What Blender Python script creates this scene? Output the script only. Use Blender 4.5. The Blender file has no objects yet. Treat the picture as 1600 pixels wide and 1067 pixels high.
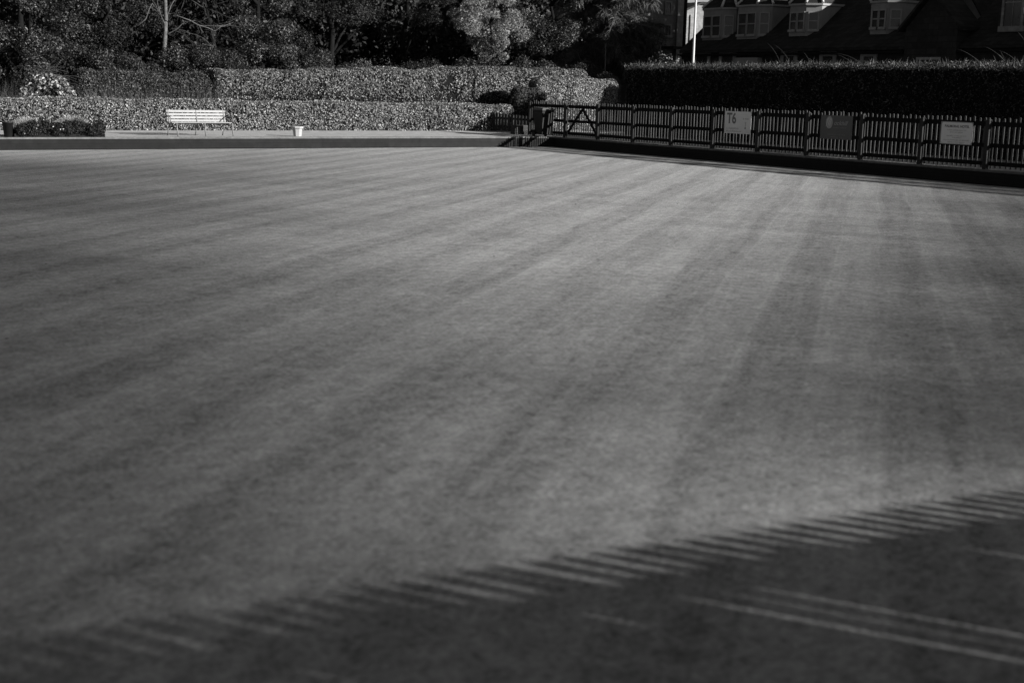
import bpy, math, random
import numpy as np
from math import sin, cos, radians, pi
random.seed(7)
rng = np.random.default_rng(11)
S = bpy.context.scene
COL = S.collection

# ------------------------------------------------------------------ camera numbers
F_PX, CAM_H = 2020.0, 2.05
YAW, PIT, ROL = 0.5623, 0.1932, 0.0217
FW = np.array([sin(YAW)*cos(PIT), cos(YAW)*cos(PIT), -sin(PIT)])
_r = np.array([cos(YAW), -sin(YAW), 0.0]); _u = np.cross(_r, FW)
RT = _r*cos(ROL)+_u*sin(ROL); UP = _u*cos(ROL)-_r*sin(ROL)
def _ray(x, y): return FW+RT*(x-800)/F_PX+UP*(533.5-y)/F_PX
def aty(x, y, Y):
    d = _ray(x, y); return d*Y/d[1]+np.array([0, 0, CAM_H])
def atx(x, y, X):
    d = _ray(x, y); return d*X/d[0]+np.array([0, 0, CAM_H])

SHADES = [(-0.8, 6.0, 1.6, 3.0, 3.0), (0.2, 10.5, 2.0, 3.6, 2.6), (1.4, 16.5, 2.2, 4.2, 2.3), (3.2, 24.0, 2.4, 4.6, 1.9), (5.2, 32.0, 2.6, 4.0, 1.3), (7.5, 27.0, 4.5, 5.0, 0.35), (12.0, 34.0, 5.0, 4.0, 0.3),
          (8.0, 4.2, 1.2, 1.8, 3.2), (10.8, 5.8, 1.4, 2.2, 3.0), (14.2, 7.7, 1.7, 2.6, 2.8), (18.2, 10.2, 2.0, 2.8, 2.6), (23.0, 13.6, 2.3, 3.0, 2.4), (28.0, 18.2, 2.5, 3.0, 2.0)]
# setting sizes (metres)
XW, YW = 26.62, 39.66          # faces of the right and far retaining walls
ZB = 0.34                      # bank level above the green
SUN_AZ, SUN_EL = radians(33), radians(17.2)

# ------------------------------------------------------------------ materials
def newmat(name):
    m = bpy.data.materials.new(name); m.use_nodes = True
    nt = m.node_tree; b = nt.nodes['Principled BSDF']
    return m, nt, b
def mathn(nt, op, a, b=None, clamp=False):
    n = nt.nodes.new('ShaderNodeMath'); n.operation = op; n.use_clamp = clamp
    for i, v in enumerate((a, b)):
        if v is None: continue
        if hasattr(v, 'is_output'): nt.links.new(v, n.inputs[i])
        else: n.inputs[i].default_value = v
    return n.outputs[0]
def mapr(nt, v, a, b, c, d):
    n = nt.nodes.new('ShaderNodeMapRange'); nt.links.new(v, n.inputs[0])
    for i, k in enumerate((a, b, c, d)): n.inputs[i+1].default_value = k
    return n.outputs[0]
def noise(nt, scale, detail=4, rough=0.55, vec=None, dist=0.0):
    n = nt.nodes.new('ShaderNodeTexNoise'); n.inputs['Scale'].default_value = scale
    n.inputs['Detail'].default_value = detail; n.inputs['Roughness'].default_value = rough
    n.inputs['Distortion'].default_value = dist
    if vec is not None: nt.links.new(vec, n.inputs['Vector'])
    return n.outputs['Fac']
def objvec(nt, loc=(0, 0, 0), rot=(0, 0, 0), scale=(1, 1, 1)):
    t = nt.nodes.new('ShaderNodeTexCoord'); m = nt.nodes.new('ShaderNodeMapping')
    m.inputs['Location'].default_value = loc; m.inputs['Rotation'].default_value = rot; m.inputs['Scale'].default_value = scale
    nt.links.new(t.outputs['Object'], m.inputs['Vector']); return m.outputs[0]
def setgrey(nt, sock, v):
    c = nt.nodes.new('ShaderNodeCombineColor')
    for i in range(3): nt.links.new(v, c.inputs[i])
    nt.links.new(c.outputs[0], sock)
def bump(nt, b, h, strength, dist):
    n = nt.nodes.new('ShaderNodeBump'); n.inputs['Strength'].default_value = strength; n.inputs['Distance'].default_value = dist
    nt.links.new(h, n.inputs['Height']); nt.links.new(n.outputs[0], b.inputs['Normal'])
def grey(name, v, rough=0.7, var=0.25, scale=6, bmp=0.3, bd=0.01, spec=0.3, stretch=(1, 1, 1)):
    m, nt, b = newmat(name)
    vec = objvec(nt, scale=stretch)
    n1 = noise(nt, scale, 6, 0.65, vec)
    setgrey(nt, b.inputs['Base Color'], mapr(nt, n1, 0.25, 0.75, v*(1-var), v*(1+var)))
    b.inputs['Roughness'].default_value = rough; b.inputs['Specular IOR Level'].default_value = spec
    if bmp: bump(nt, b, noise(nt, scale*5, 4, 0.6, vec), bmp, bd)
    return m
def leafmat(name, lo, hi, rough=0.45, spec=0.5, trans=0.15, power=2.6):
    m, nt, b = newmat(name)
    g = nt.nodes.new('ShaderNodeNewGeometry'); r = g.outputs['Random Per Island']
    rr = mathn(nt, 'POWER', r, power)
    v = mapr(nt, rr, 0, 1, lo, hi)
    setgrey(nt, b.inputs['Base Color'], v)
    b.inputs['Roughness'].default_value = rough; b.inputs['Specular IOR Level'].default_value = spec
    if trans:
        t = nt.nodes.new('ShaderNodeBsdfTranslucent'); setgrey(nt, t.inputs['Color'], v)
        mx = nt.nodes.new('ShaderNodeMixShader'); mx.inputs[0].default_value = trans
        nt.links.new(b.outputs[0], mx.inputs[1]); nt.links.new(t.outputs[0], mx.inputs[2])
        nt.links.new(mx.outputs[0], nt.nodes['Material Output'].inputs['Surface'])
    return m

def lawn_material():
    m, nt, b = newmat('mown_grass')
    v = objvec(nt)
    sx = nt.nodes.new('ShaderNodeSeparateXYZ'); nt.links.new(v, sx.inputs[0])
    X, Y = sx.outputs[0], sx.outputs[1]
    ca, sa = cos(STRIPE_A), sin(STRIPE_A)         # stripes run along (sin a, cos a)
    d = mathn(nt, 'SUBTRACT', mathn(nt, 'MULTIPLY', X, ca), mathn(nt, 'MULTIPLY', Y, sa))
    wob = mathn(nt, 'MULTIPLY', mathn(nt, 'SUBTRACT', noise(nt, 0.35, 2, 0.5, v), 0.5), 0.16)
    d = mathn(nt, 'ADD', d, wob)
    ph = mathn(nt, 'DIVIDE', mathn(nt, 'ADD', d, 100*STRIPE_W+STRIPE_O), 2*STRIPE_W)
    fr = mathn(nt, 'FRACT', ph)
    tri = mathn(nt, 'ABSOLUTE', mathn(nt, 'SUBTRACT', fr, 0.5))   # 0.5..0..0.5
    st = mapr(nt, tri, 0.16, 0.34, 0.0, 1.0)
    # pale wheel line where two passes meet
    edge = mapr(nt, mathn(nt, 'ABSOLUTE', mathn(nt, 'SUBTRACT', tri, 0.262)), 0.0, 0.022, 1.0, 0.0)
    # a finer set of passes at right angles, faint
    d2 = mathn(nt, 'ADD', mathn(nt, 'MULTIPLY', X, sa), mathn(nt, 'MULTIPLY', Y, ca))
    fr2 = mathn(nt, 'FRACT', mathn(nt, 'DIVIDE', mathn(nt, 'ADD', d2, 100), 1.6))
    st2 = mapr(nt, mathn(nt, 'ABSOLUTE', mathn(nt, 'SUBTRACT', fr2, 0.5)), 0.15, 0.35, 0, 1)
    patch = noise(nt, 0.9, 5, 0.6, v)                      # metre-sized patches
    cx = nt.nodes.new('ShaderNodeCombineXYZ'); nt.links.new(mathn(nt, 'MULTIPLY', d, 4.5), cx.inputs[0]); nt.links.new(mathn(nt, 'MULTIPLY', d2, 0.22), cx.inputs[1])
    streak = noise(nt, 1.0, 5, 0.7, cx.outputs[0])
    mott = noise(nt, 6.5, 7, 0.78, v)
    fine = noise(nt, 30, 4, 0.8, v)
    a = mathn(nt, 'MULTIPLY', mathn(nt, 'SUBTRACT', st, 0.5), 0.17)
    a = mathn(nt, 'ADD', a, mathn(nt, 'MULTIPLY', edge, 0.13))
    a = mathn(nt, 'ADD', a, mathn(nt, 'MULTIPLY', mathn(nt, 'SUBTRACT', st2, 0.5), 0.015))
    a = mathn(nt, 'ADD', a, mathn(nt, 'MULTIPLY', mathn(nt, 'SUBTRACT', patch, 0.5), 0.32))
    a = mathn(nt, 'ADD', a, mathn(nt, 'MULTIPLY', mathn(nt, 'SUBTRACT', streak, 0.5), 0.95))
    a = mathn(nt, 'ADD', a, mathn(nt, 'MULTIPLY', mathn(nt, 'SUBTRACT', mott, 0.5), 2.1))
    a = mathn(nt, 'ADD', a, mathn(nt, 'MULTIPLY', mathn(nt, 'SUBTRACT', fine, 0.5), 2.9))
    val = mathn(nt, 'MULTIPLY', mathn(nt, 'ADD', a, 1.0), LAWN_V)
    val = mathn(nt, 'MAXIMUM', val, 0.02)
    setgrey(nt, b.inputs['Base Color'], val)
    b.inputs['Roughness'].default_value = 0.9; b.inputs['Specular IOR Level'].default_value = 0.1
    h = mathn(nt, 'ADD', mathn(nt, 'MULTIPLY', fine, 0.5), mathn(nt, 'MULTIPLY', mott, 0.9))
    bump(nt, b, h, 0.5, 0.015)
    return m
STRIPE_A, STRIPE_W, STRIPE_O, LAWN_V = radians(47.5), 0.56, 0.1, 0.275

def brickmat(name, c1, c2, mortar, bw, bh, msize=0.012, rough=0.85, axis='x'):
    m, nt, b = newmat(name)
    rot = (radians(90), 0, 0) if axis == 'x' else (radians(90), 0, radians(90))
    t = nt.nodes.new('ShaderNodeTexCoord')
    sx = nt.nodes.new('ShaderNodeSeparateXYZ'); nt.links.new(t.outputs['Object'], sx.inputs[0])
    cx = nt.nodes.new('ShaderNodeCombineXYZ')
    nt.links.new(mathn(nt, 'ADD', sx.outputs[0], sx.outputs[1]), cx.inputs[0]); nt.links.new(sx.outputs[2], cx.inputs[1])
    br = nt.nodes.new('ShaderNodeTexBrick'); nt.links.new(cx.outputs[0], br.inputs['Vector'])
    for k, v in (('Color1', c1), ('Color2', c2), ('Mortar', mortar)): br.inputs[k].default_value = (v, v, v, 1)
    br.inputs['Scale'].default_value = 1; br.inputs['Brick Width'].default_value = bw; br.inputs['Row Height'].default_value = bh
    br.inputs['Mortar Size'].default_value = msize
    n = noise(nt, 5, 6, 0.65, t.outputs['Object'])
    mx = nt.nodes.new('ShaderNodeMix'); mx.data_type = 'RGBA'; mx.blend_type = 'MULTIPLY'; mx.inputs['Factor'].default_value = 1
    nt.links.new(br.outputs['Color'], mx.inputs['A']); setgrey(nt, mx.inputs['B'], mapr(nt, n, 0.25, 0.75, 0.6, 1.3))
    nt.links.new(mx.outputs['Result'], b.inputs['Base Color'])
    b.inputs['Roughness'].default_value = rough; b.inputs['Specular IOR Level'].default_value = 0.2
    bump(nt, b, br.outputs['Fac'], -0.4, 0.01)
    return m

M = {}
M['lawn'] = lawn_material()
M['ground'] = grey('rough_ground', 0.05, 0.95, 0.5, 1.5, 0.6, 0.05, 0.1)
M['path'] = grey('gravel_path', 0.32, 0.95, 0.35, 3.0, 0.7, 0.01, 0.1)
M['ditch'] = grey('ditch_rubber', 0.03, 0.9, 0.4, 4, 0.5, 0.01, 0.1)
M['wallfar'] = brickmat('tarred_boards', 0.008, 0.0125, 0.004, 2.4, 0.165, 0.006)
M['wallright'] = M['wallfar']
M['coping'] = grey('worn_kerb', 0.10, 0.9, 0.4, 5, 0.5, 0.006, 0.15)
M['paling'] = grey('weathered_paling', 0.06, 0.85, 0.6, 5, 0.4, 0.004, 0.15, (1, 1, 0.25))
M['rail'] = grey('dark_rail', 0.007, 0.9, 0.3, 5, 0.3, 0.004, 0.1)
M['post'] = grey('stained_post', 0.026, 0.85, 0.4, 5, 0.3, 0.004, 0.15, (1, 1, 0.3))
M['picket'] = grey('grey_picket', 0.035, 0.85, 0.4, 5, 0.3, 0.004, 0.15, (1, 1, 0.3))
M['white'] = grey('white_paint', 0.19, 0.55, 0.12, 7, 0.15, 0.003, 0.35)
M['iron'] = grey('pale_iron', 0.13, 0.5, 0.2, 9, 0.1, 0.002, 0.4)
M['pot'] = grey('white_plastic', 0.27, 0.4, 0.08, 6, 0.05, 0.002, 0.4)
M['soil'] = grey('potting_soil', 0.015, 0.95, 0.5, 20, 0.8, 0.02, 0.1)
M['bin'] = grey('dark_plastic_bin', 0.005, 0.7, 0.25, 5, 0.1, 0.003, 0.3)
M['lid'] = grey('sunlit_lid', 0.075, 0.6, 0.4, 6, 0.1, 0.003, 0.3)  # paler than the bin body: sun on the lid put into its colour
M['timber'] = grey('dark_timber', 0.008, 0.85, 0.4, 5, 0.4, 0.004, 0.15, (0.3, 1, 1))
M['bark'] = grey('dark_bark', 0.006, 0.95, 0.5, 6, 0.8, 0.02, 0.1, (1, 1, 0.3))
M['birch'] = grey('birch_bark', 0.07, 0.8, 0.55, 3.5, 0.4, 0.01, 0.2, (1, 1, 2.2))
M['twig'] = grey('grey_twig', 0.032, 0.85, 0.4, 4, 0.3, 0.01, 0.2)
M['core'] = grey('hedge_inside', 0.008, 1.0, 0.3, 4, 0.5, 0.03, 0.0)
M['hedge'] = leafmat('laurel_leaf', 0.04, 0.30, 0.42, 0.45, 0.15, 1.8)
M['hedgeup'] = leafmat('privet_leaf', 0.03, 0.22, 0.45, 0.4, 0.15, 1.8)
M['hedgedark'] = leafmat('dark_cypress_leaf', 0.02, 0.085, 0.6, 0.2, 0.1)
M['hedgetip'] = leafmat('hedge_shoot_leaf', 0.03, 0.11, 0.5, 0.3, 0.2)
M['ever'] = leafmat('yew_leaf', 0.005, 0.04, 0.6, 0.25, 0.1)
M['ragged'] = leafmat('ragged_leaf', 0.012, 0.10, 0.5, 0.3, 0.15, 2.0)
M['ivy'] = leafmat('ivy_leaf', 0.008, 0.06, 0.45, 0.35, 0.1, 2.0)
M['bright'] = leafmat('sunny_leaf', 0.06, 0.30, 0.5, 0.3, 0.2, 1.5)
M['shrub'] = leafmat('shrub_leaf', 0.008, 0.05, 0.5, 0.3, 0.1, 2.0)
M['cedar'] = leafmat('cedar_needles', 0.04, 0.13, 0.7, 0.2, 0.1)
M['dry'] = leafmat('dry_grass', 0.06, 0.3, 0.8, 0.1, 0.2)
M['lav'] = leafmat('silver_foliage', 0.12, 0.55, 0.7, 0.1, 0.2)
M['petal'] = leafmat('pale_petal', 0.25, 0.7, 0.7, 0.2, 0.2)
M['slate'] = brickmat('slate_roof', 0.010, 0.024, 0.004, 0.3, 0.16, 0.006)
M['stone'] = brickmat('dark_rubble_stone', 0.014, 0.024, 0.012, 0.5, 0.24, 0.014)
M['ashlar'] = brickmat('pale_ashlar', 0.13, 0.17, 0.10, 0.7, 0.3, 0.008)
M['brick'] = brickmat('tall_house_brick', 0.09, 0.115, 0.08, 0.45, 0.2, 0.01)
M['render'] = grey('pale_render', 0.2, 0.9, 0.12, 0.8, 0.2, 0.01, 0.15)
M['trim'] = grey('window_trim', 0.21, 0.7, 0.15, 5, 0.1, 0.003, 0.3)
M['boards'] = grey('dormer_boarding', 0.17, 0.7, 0.2, 4, 0.2, 0.003, 0.25, (1, 1, 0.3))
M['lead'] = grey('pale_lead', 0.4, 0.5, 0.2, 5, 0.1, 0.003, 0.4)
M['signpale'] = grey('pale_sign', 0.55, 0.5, 0.06, 3, 0.05, 0.002, 0.3)
M['signdark'] = grey('dark_sign', 0.085, 0.6, 0.08, 3, 0.05, 0.002, 0.2)
M['signink'] = grey('sign_ink', 0.13, 0.6, 0.1, 5, 0, 0, 0.2)
M['signfaint'] = grey('sign_faint_ink', 0.24, 0.6, 0.1, 5, 0, 0, 0.2)
M['signscript'] = grey('sign_script_paint', 0.26, 0.6, 0.1, 5, 0, 0, 0.2)
M['signemblem'] = grey('sign_emblem_paint', 0.42, 0.6, 0.1, 5, 0, 0, 0.2)
M['signscript2'] = grey('sign_small_paint', 0.15, 0.6, 0.1, 5, 0, 0, 0.2)
M['pole'] = grey('white_pole', 0.4, 0.4, 0.06, 3, 0, 0, 0.4)
def glass():
    m, nt, b = newmat('window_glass')
    setgrey(nt, b.inputs['Base Color'], mapr(nt, noise(nt, 1.3, 2, 0.5, objvec(nt)), 0.3, 0.7, 0.01, 0.035))  # tone drift in the base colour imitates reflections on the panes
    b.inputs['Roughness'].default_value = 0.12; b.inputs['Specular IOR Level'].default_value = 0.35
    return m
M['glass'] = glass()

# ------------------------------------------------------------------ mesh helpers
def npmesh(name, V, F, mats, mi=None, smooth=False):
    """V (n,3), F (m,k): one mesh with all faces of k corners"""
    me = bpy.data.meshes.new(name)
    V = np.asarray(V, np.float32); F = np.asarray(F, np.int32)
    m, k = F.shape
    me.vertices.add(len(V)); me.vertices.foreach_set('co', V.ravel())
    me.loops.add(m*k); me.loops.foreach_set('vertex_index', F.ravel())
    me.polygons.add(m); me.polygons.foreach_set('loop_start', np.arange(0, m*k, k, dtype=np.int32))
    if mi is not None: me.polygons.foreach_set('material_index', np.asarray(mi, np.int32))
    if smooth: me.polygons.foreach_set('use_smooth', np.ones(m, bool))
    for a in (mats if isinstance(mats, (list, tuple)) else [mats]): me.materials.append(a)
    me.update(); me.validate()
    return me
def wloc(o):
    v = np.zeros(3)
    while o is not None: v = v+np.array(o.location); o = o.parent
    return v
def link(name, me, parent=None, loc=None):
    """me holds world coordinates; shift them so the object sits at its parent's origin (or at loc)"""
    o = bpy.data.objects.new(name, me)
    base = wloc(parent) if parent is not None else np.zeros(3)
    if loc is not None: base = np.asarray(loc, float)
    n = len(me.vertices); co = np.empty(n*3, np.float32); me.vertices.foreach_get('co', co)
    co = co.reshape(-1, 3)-base.astype(np.float32); me.vertices.foreach_set('co', co.ravel()); me.update()
    if loc is not None: o.location = base if parent is None else base-wloc(parent)
    o.parent = parent
    COL.objects.link(o); return o
def tag(o, label=None, cat=None, group=None, kind=None):
    if label: o['label'] = label
    if cat: o['category'] = cat
    if group: o['group'] = group
    if kind: o['kind'] = kind
    return o
def thing(name, loc, label, cat, group=None):
    o = bpy.data.objects.new(name, None); o.empty_display_size = 0.2
    o.location = tuple(float(v) for v in loc); COL.objects.link(o)
    return tag(o, label, cat, group)
def dup(root, loc, label=None):
    r = root.copy(); COL.objects.link(r); r.location = loc
    if label: r['label'] = label
    for ch in list(root.children):
        c = ch.copy(); COL.objects.link(c); c.parent = r
        for g in ch.children:
            d = g.copy(); COL.objects.link(d); d.parent = c
    return r

class MB:
    """polygon collector"""
    def __init__(s): s.v = []; s.f = []; s.sm = []
    def poly(s, pts, sm=False):
        b = len(s.v); s.v += [tuple(map(float, p)) for p in pts]; s.f.append(tuple(range(b, b+len(pts)))); s.sm.append(sm)
    def hull(s, bottom, top, sm=False):
        """prism between two rings of equal length"""
        b = len(s.v); n = len(bottom)
        s.v += [tuple(map(float, p)) for p in bottom]+[tuple(map(float, p)) for p in top]
        s.f.append(tuple(range(b+n-1, b-1, -1))); s.sm.append(False)
        s.f.append(tuple(range(b+n, b+2*n))); s.sm.append(False)
        for i in range(n):
            j = (i+1) % n; s.f.append((b+i, b+j, b+n+j, b+n+i)); s.sm.append(sm)
    def box(s, x0, x1, y0, y1, z0, z1, bev=0.0):
        if bev <= 0:
            q = [(x0, y0), (x1, y0), (x1, y1), (x0, y1)]
            s.hull([(a, b, z0) for a, b in q], [(a, b, z1) for a, b in q]); return
        e = bev
        q = [(x0+e, y0), (x1-e, y0), (x1, y0+e), (x1, y1-e), (x1-e, y1), (x0+e, y1), (x0, y1-e), (x0, y0+e)]
        qi = [(min(max(a, x0+e), x1-e), min(max(b, y0+e), y1-e)) for a, b in q]
        rings = [[(a, b, z0+e) for a, b in q], [(a, b, z1-e) for a, b in q]]
        b0 = len(s.v); n = 8
        lay = [[(a*0+ai, b*0+bi, z0) for (a, b), (ai, bi) in zip(q, qi)]]+rings+[[(ai, bi, z1) for ai, bi in qi]]
        for L in lay: s.v += L
        s.f.append(tuple(range(b0+n-1, b0-1, -1))); s.sm.append(False)
        s.f.append(tuple(range(b0+3*n, b0+4*n))); s.sm.append(False)
        for l in range(3):
            for i in range(n):
                j = (i+1) % n
                s.f.append((b0+l*n+i, b0+l*n+j, b0+(l+1)*n+j, b0+(l+1)*n+i)); s.sm.append(False)
    def obox(s, c, u, v, w):
        """oriented box: centre, three half vectors"""
        c, u, v, w = map(lambda a: np.asarray(a, float), (c, u, v, w))
        s.hull([c-u-v-w, c+u-v-w, c+u+v-w, c-u+v-w], [c-u-v+w, c+u-v+w, c+u+v+w, c-u+v+w])
    def tube(s, pts, radii, n=6, cap=True):
        pts = [np.asarray(p, float) for p in pts]
        if not hasattr(radii, '__len__'): radii = [radii]*len(pts)
        rings = []; a = None
        for i, p in enumerate(pts):
            t = pts[min(i+1, len(pts)-1)]-pts[max(i-1, 0)]; t = t/(np.linalg.norm(t)+1e-9)
            if a is None:
                h = np.array([0, 0, 1.0]) if abs(t[2]) < 0.9 else np.array([1.0, 0, 0]); a = np.cross(t, h)
            a = a-t*np.dot(a, t); a /= np.linalg.norm(a)+1e-9; b = np.cross(t, a)
            rings.append([p+radii[i]*(a*cos(2*pi*k/n)+b*sin(2*pi*k/n)) for k in range(n)])
        b0 = len(s.v)
        for R in rings: s.v += [tuple(q) for q in R]
        for l in range(len(rings)-1):
            for k in range(n):
                j = (k+1) % n; s.f.append((b0+l*n+k, b0+l*n+j, b0+(l+1)*n+j, b0+(l+1)*n+k)); s.sm.append(True)
        if cap:
            s.f.append(tuple(b0+k for k in range(n-1, -1, -1))); s.sm.append(False)
            s.f.append(tuple(b0+(len(rings)-1)*n+k for k in range(n))); s.sm.append(False)
    def lathe(s, c, prof, n=16):
        """prof: list of (r, z)"""
        b0 = len(s.v)
        for r, z in prof: s.v += [(c[0]+r*cos(2*pi*k/n), c[1]+r*sin(2*pi*k/n), c[2]+z) for k in range(n)]
        for l in range(len(prof)-1):
            for k in range(n):
                j = (k+1) % n; s.f.append((b0+l*n+k, b0+l*n+j, b0+(l+1)*n+j, b0+(l+1)*n+k)); s.sm.append(n > 10)
    def mesh(s, name, mat):
        me = bpy.data.meshes.new(name); me.from_pydata(s.v, [], s.f)
        me.polygons.foreach_set('use_smooth', s.sm)
        me.materials.append(mat); me.update(); return me
    def build(s, name, mat, parent=None, loc=None): return link(name, s.mesh(name, mat), parent, loc)

def nz(P, scale, seed):
    r = np.random.default_rng(seed); v = np.zeros(len(P))
    for k in range(6):
        w = r.normal(size=3)*scale*(0.6+0.35*k); v += np.sin(P@w+r.uniform(0, 6.28))/(1+0.35*k)
    return v/2.6
def unit(a): return a/(np.linalg.norm(a, axis=1, keepdims=True)+1e-9)
def leaves(P, N, size, asp=0.55, wild=0.9, down=0.0, fold=0.25):
    n = len(P); nr = unit(N+rng.normal(size=(n, 3))*wild)
    t = rng.normal(size=(n, 3)); t[:, 2] -= down; t = unit(t-nr*np.sum(t*nr, 1, keepdims=True)); b = np.cross(nr, t)
    L = (size*rng.uniform(0.6, 1.25, n))[:, None]; W = L*asp
    v0 = P-t*L*0.5; v2 = P+t*L*0.5; mid = P-t*L*0.06
    v1 = mid+b*W*0.5+nr*W*fold; v3 = mid-b*W*0.5+nr*W*fold
    V = np.stack([v0, v1, v2, v3], 1).reshape(-1, 3)
    i = np.arange(n)[:, None]*4
    F = np.concatenate([i+np.array([[0, 1, 2]]), i+np.array([[0, 2, 3]])], 0)
    return V, F
def leafobj(name, P, N, size, mat, parent, asp=0.55, wild=0.9, down=0.0, fold=0.25):
    V, F = leaves(P, N, size, asp, wild, down, fold)
    return link(name, npmesh(name, V, F, mat), parent)
def strands(name, B, D, L, w, mat, parent, seg=3, droop=0.3):
    """thin tapering blades from base points B along directions D"""
    n = len(B); side = unit(np.cross(D, rng.normal(size=(n, 3)))); V = []; 
    P = B.copy(); d = unit(D); L = L[:, None]
    rows = []
    for k in range(seg+1):
        ww = w*(1-k/(seg+0.3)); rows.append((P-side*ww, P+side*ww))
        P = P+d*L/seg; d = unit(d+np.array([0, 0, -1.0])*droop/seg)
    V = np.stack([x for r in rows for x in r], 1).reshape(-1, 3)
    i = np.arange(n)[:, None]*(2*(seg+1))
    F = np.concatenate([i+np.array([[2*k, 2*k+1, 2*k+3, 2*k+2]]) for k in range(seg)], 0)
    return link(name, npmesh(name, V, F, mat), parent)

def hedge(name, label, x0, x1, y0, y1, z0, ztop, n, size, mat, r=0.15, amp=0.06, seed=1, wild=0.8, cat='hedge', tips=None, holes=0.0, zf=None, asp=0.55, thick=0.14, thin=None):
    """clipped hedge: dark inside + leaves spread over a lumpy rounded box; zf(x, y) lifts the top"""
    root = thing(name, ((x0+x1)/2, (y0+y1)/2, z0), label, cat)
    lo = np.array([x0, y0, z0-0.3]); hi = np.array([x1, y1, ztop])
    def surf(P, inset):
        q = np.clip(P, lo+r, hi-r); d = P-q; l = np.linalg.norm(d, axis=1, keepdims=True)
        N = d/np.maximum(l, 1e-6)
        Q = q+N*(r-np.broadcast_to(inset, len(P))[:, None])
        Q = Q+N*(amp*nz(Q, 2.2, seed)+amp*0.8*nz(Q, 6, seed+5))[:, None]
        if zf is not None:
            k = np.clip((Q[:, 2]-z0)/(ztop-z0), 0, 1.1); Q[:, 2] += k*zf(Q[:, 0], Q[:, 1])
        return Q, N
    dx, dy, dz = hi-lo
    areas = np.array([dx*dz, dx*dz*0.5, dx*dy, dy*dz, dy*dz]); areas = areas/areas.sum()
    f = rng.choice(5, n, p=areas); u = rng.uniform(size=(n, 3)); P = lo+u*(hi-lo)
    P[f == 0, 1] = y0; P[f == 1, 1] = y1; P[f == 2, 2] = hi[2]; P[f == 3, 0] = x0; P[f == 4, 0] = x1
    dep = rng.uniform(-0.35, 1, n)**3*thick
    Q, N = surf(P, dep)
    if holes:
        h = nz(Q, 1.6, seed+9)+0.6*nz(Q, 5, seed+4); keep = rng.uniform(size=n) > np.clip((h-0.25)*holes*2, 0, 0.92); Q, N = Q[keep], N[keep]
    if thin is not None:      # leaves thinned at the foot; dark core shows as a band of shade
        keep = rng.uniform(size=len(Q)) > np.clip((thin-Q[:, 2])/0.5, 0, 0.62); Q, N = Q[keep], N[keep]
    leafobj('foliage', Q, N+np.array([0, 0, 0.35]), size*rng.choice([0.7, 0.9, 1.0, 1.3], len(Q)), mat, root, wild=wild, asp=asp)
    # inside
    g = []; nx = max(4, int(dx/0.35)); ny = max(3, int(dy/0.3)); nzz = max(4, int(dz/0.25))
    def patch(a, b, fn):
        A, B = np.meshgrid(np.linspace(0, 1, a+1), np.linspace(0, 1, b+1), indexing='ij')
        pts = lo+fn(A.ravel(), B.ravel())*(hi-lo); idx = np.arange((a+1)*(b+1)).reshape(a+1, b+1)
        F = np.stack([idx[:-1, :-1], idx[1:, :-1], idx[1:, 1:], idx[:-1, 1:]], -1).reshape(-1, 4); g.append((pts, F))
    patch(nx, nzz, lambda a, b: np.stack([a, a*0, b], 1)); patch(nx, nzz, lambda a, b: np.stack([a, a*0+1, b], 1))
    patch(nx, ny, lambda a, b: np.stack([a, b, a*0+1], 1))
    patch(ny, nzz, lambda a, b: np.stack([a*0, a, b], 1)); patch(ny, nzz, lambda a, b: np.stack([a*0+1, a, b], 1))
    VV = []; FF = []; o = 0
    for pts, F in g:
        Q, N = surf(pts, 0.09); VV.append(Q); FF.append(F+o); o += len(Q)
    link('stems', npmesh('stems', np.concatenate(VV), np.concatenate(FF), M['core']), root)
    return root

# ------------------------------------------------------------------ trees
def wander(p, d, length, n, jit, lift=0.0):
    pts = [np.array(p, float)]; d = np.array(d, float); d /= np.linalg.norm(d)
    for i in range(n):
        d = d+rng.normal(size=3)*jit+np.array([0, 0, lift]); d /= np.linalg.norm(d)
        pts.append(pts[-1]+d*length/n)
    return pts
def branches(mb, p, d, length, rad, depth, jit=0.18, lift=0.0, kids=3, spread=0.8, n=6, tips=None, sides=5, rmin=0.004):
    pts = wander(p, d, length, n, jit, lift); rr = [max(rmin, rad*(1-0.75*i/n)) for i in range(n+1)]
    mb.tube(pts, rr, sides if rad > 0.03 else 4 if rad > 0.012 else 3)
    if tips is not None: tips.append(pts[-1])
    if depth <= 0: return
    for k in range(kids):
        i = rng.integers(max(1, n//3), n+1)
        t = pts[i]-pts[i-1]; t /= np.linalg.norm(t)
        dd = t+rng.normal(size=3)*spread
        branches(mb, pts[i], dd, length*rng.uniform(0.4, 0.7), rr[i]*0.65, depth-1, jit*1.1, lift, kids, spread, max(3, n-1), tips, sides, rmin)
def blobpts(blobs, n, seed, inner=0.55):
    """points spread through ellipsoid clumps, denser near their skin"""
    w = np.array([b[3]*b[5]+b[4]*b[5]+b[3]*b[4] for b in blobs]); w = w/w.sum()
    k = rng.choice(len(blobs), n, p=w); B = np.array(blobs)[k]
    d = unit(rng.normal(size=(n, 3))); rad = rng.uniform(inner, 1.0, n)**0.7
    P0 = B[:, :3]+d*B[:, 3:]*rad[:, None]
    rad2 = 1+0.22*nz(P0, 2.0, seed)+0.16*nz(P0, 5.5, seed+3)
    P = B[:, :3]+d*B[:, 3:]*(rad*rad2)[:, None]
    return P, d
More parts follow.
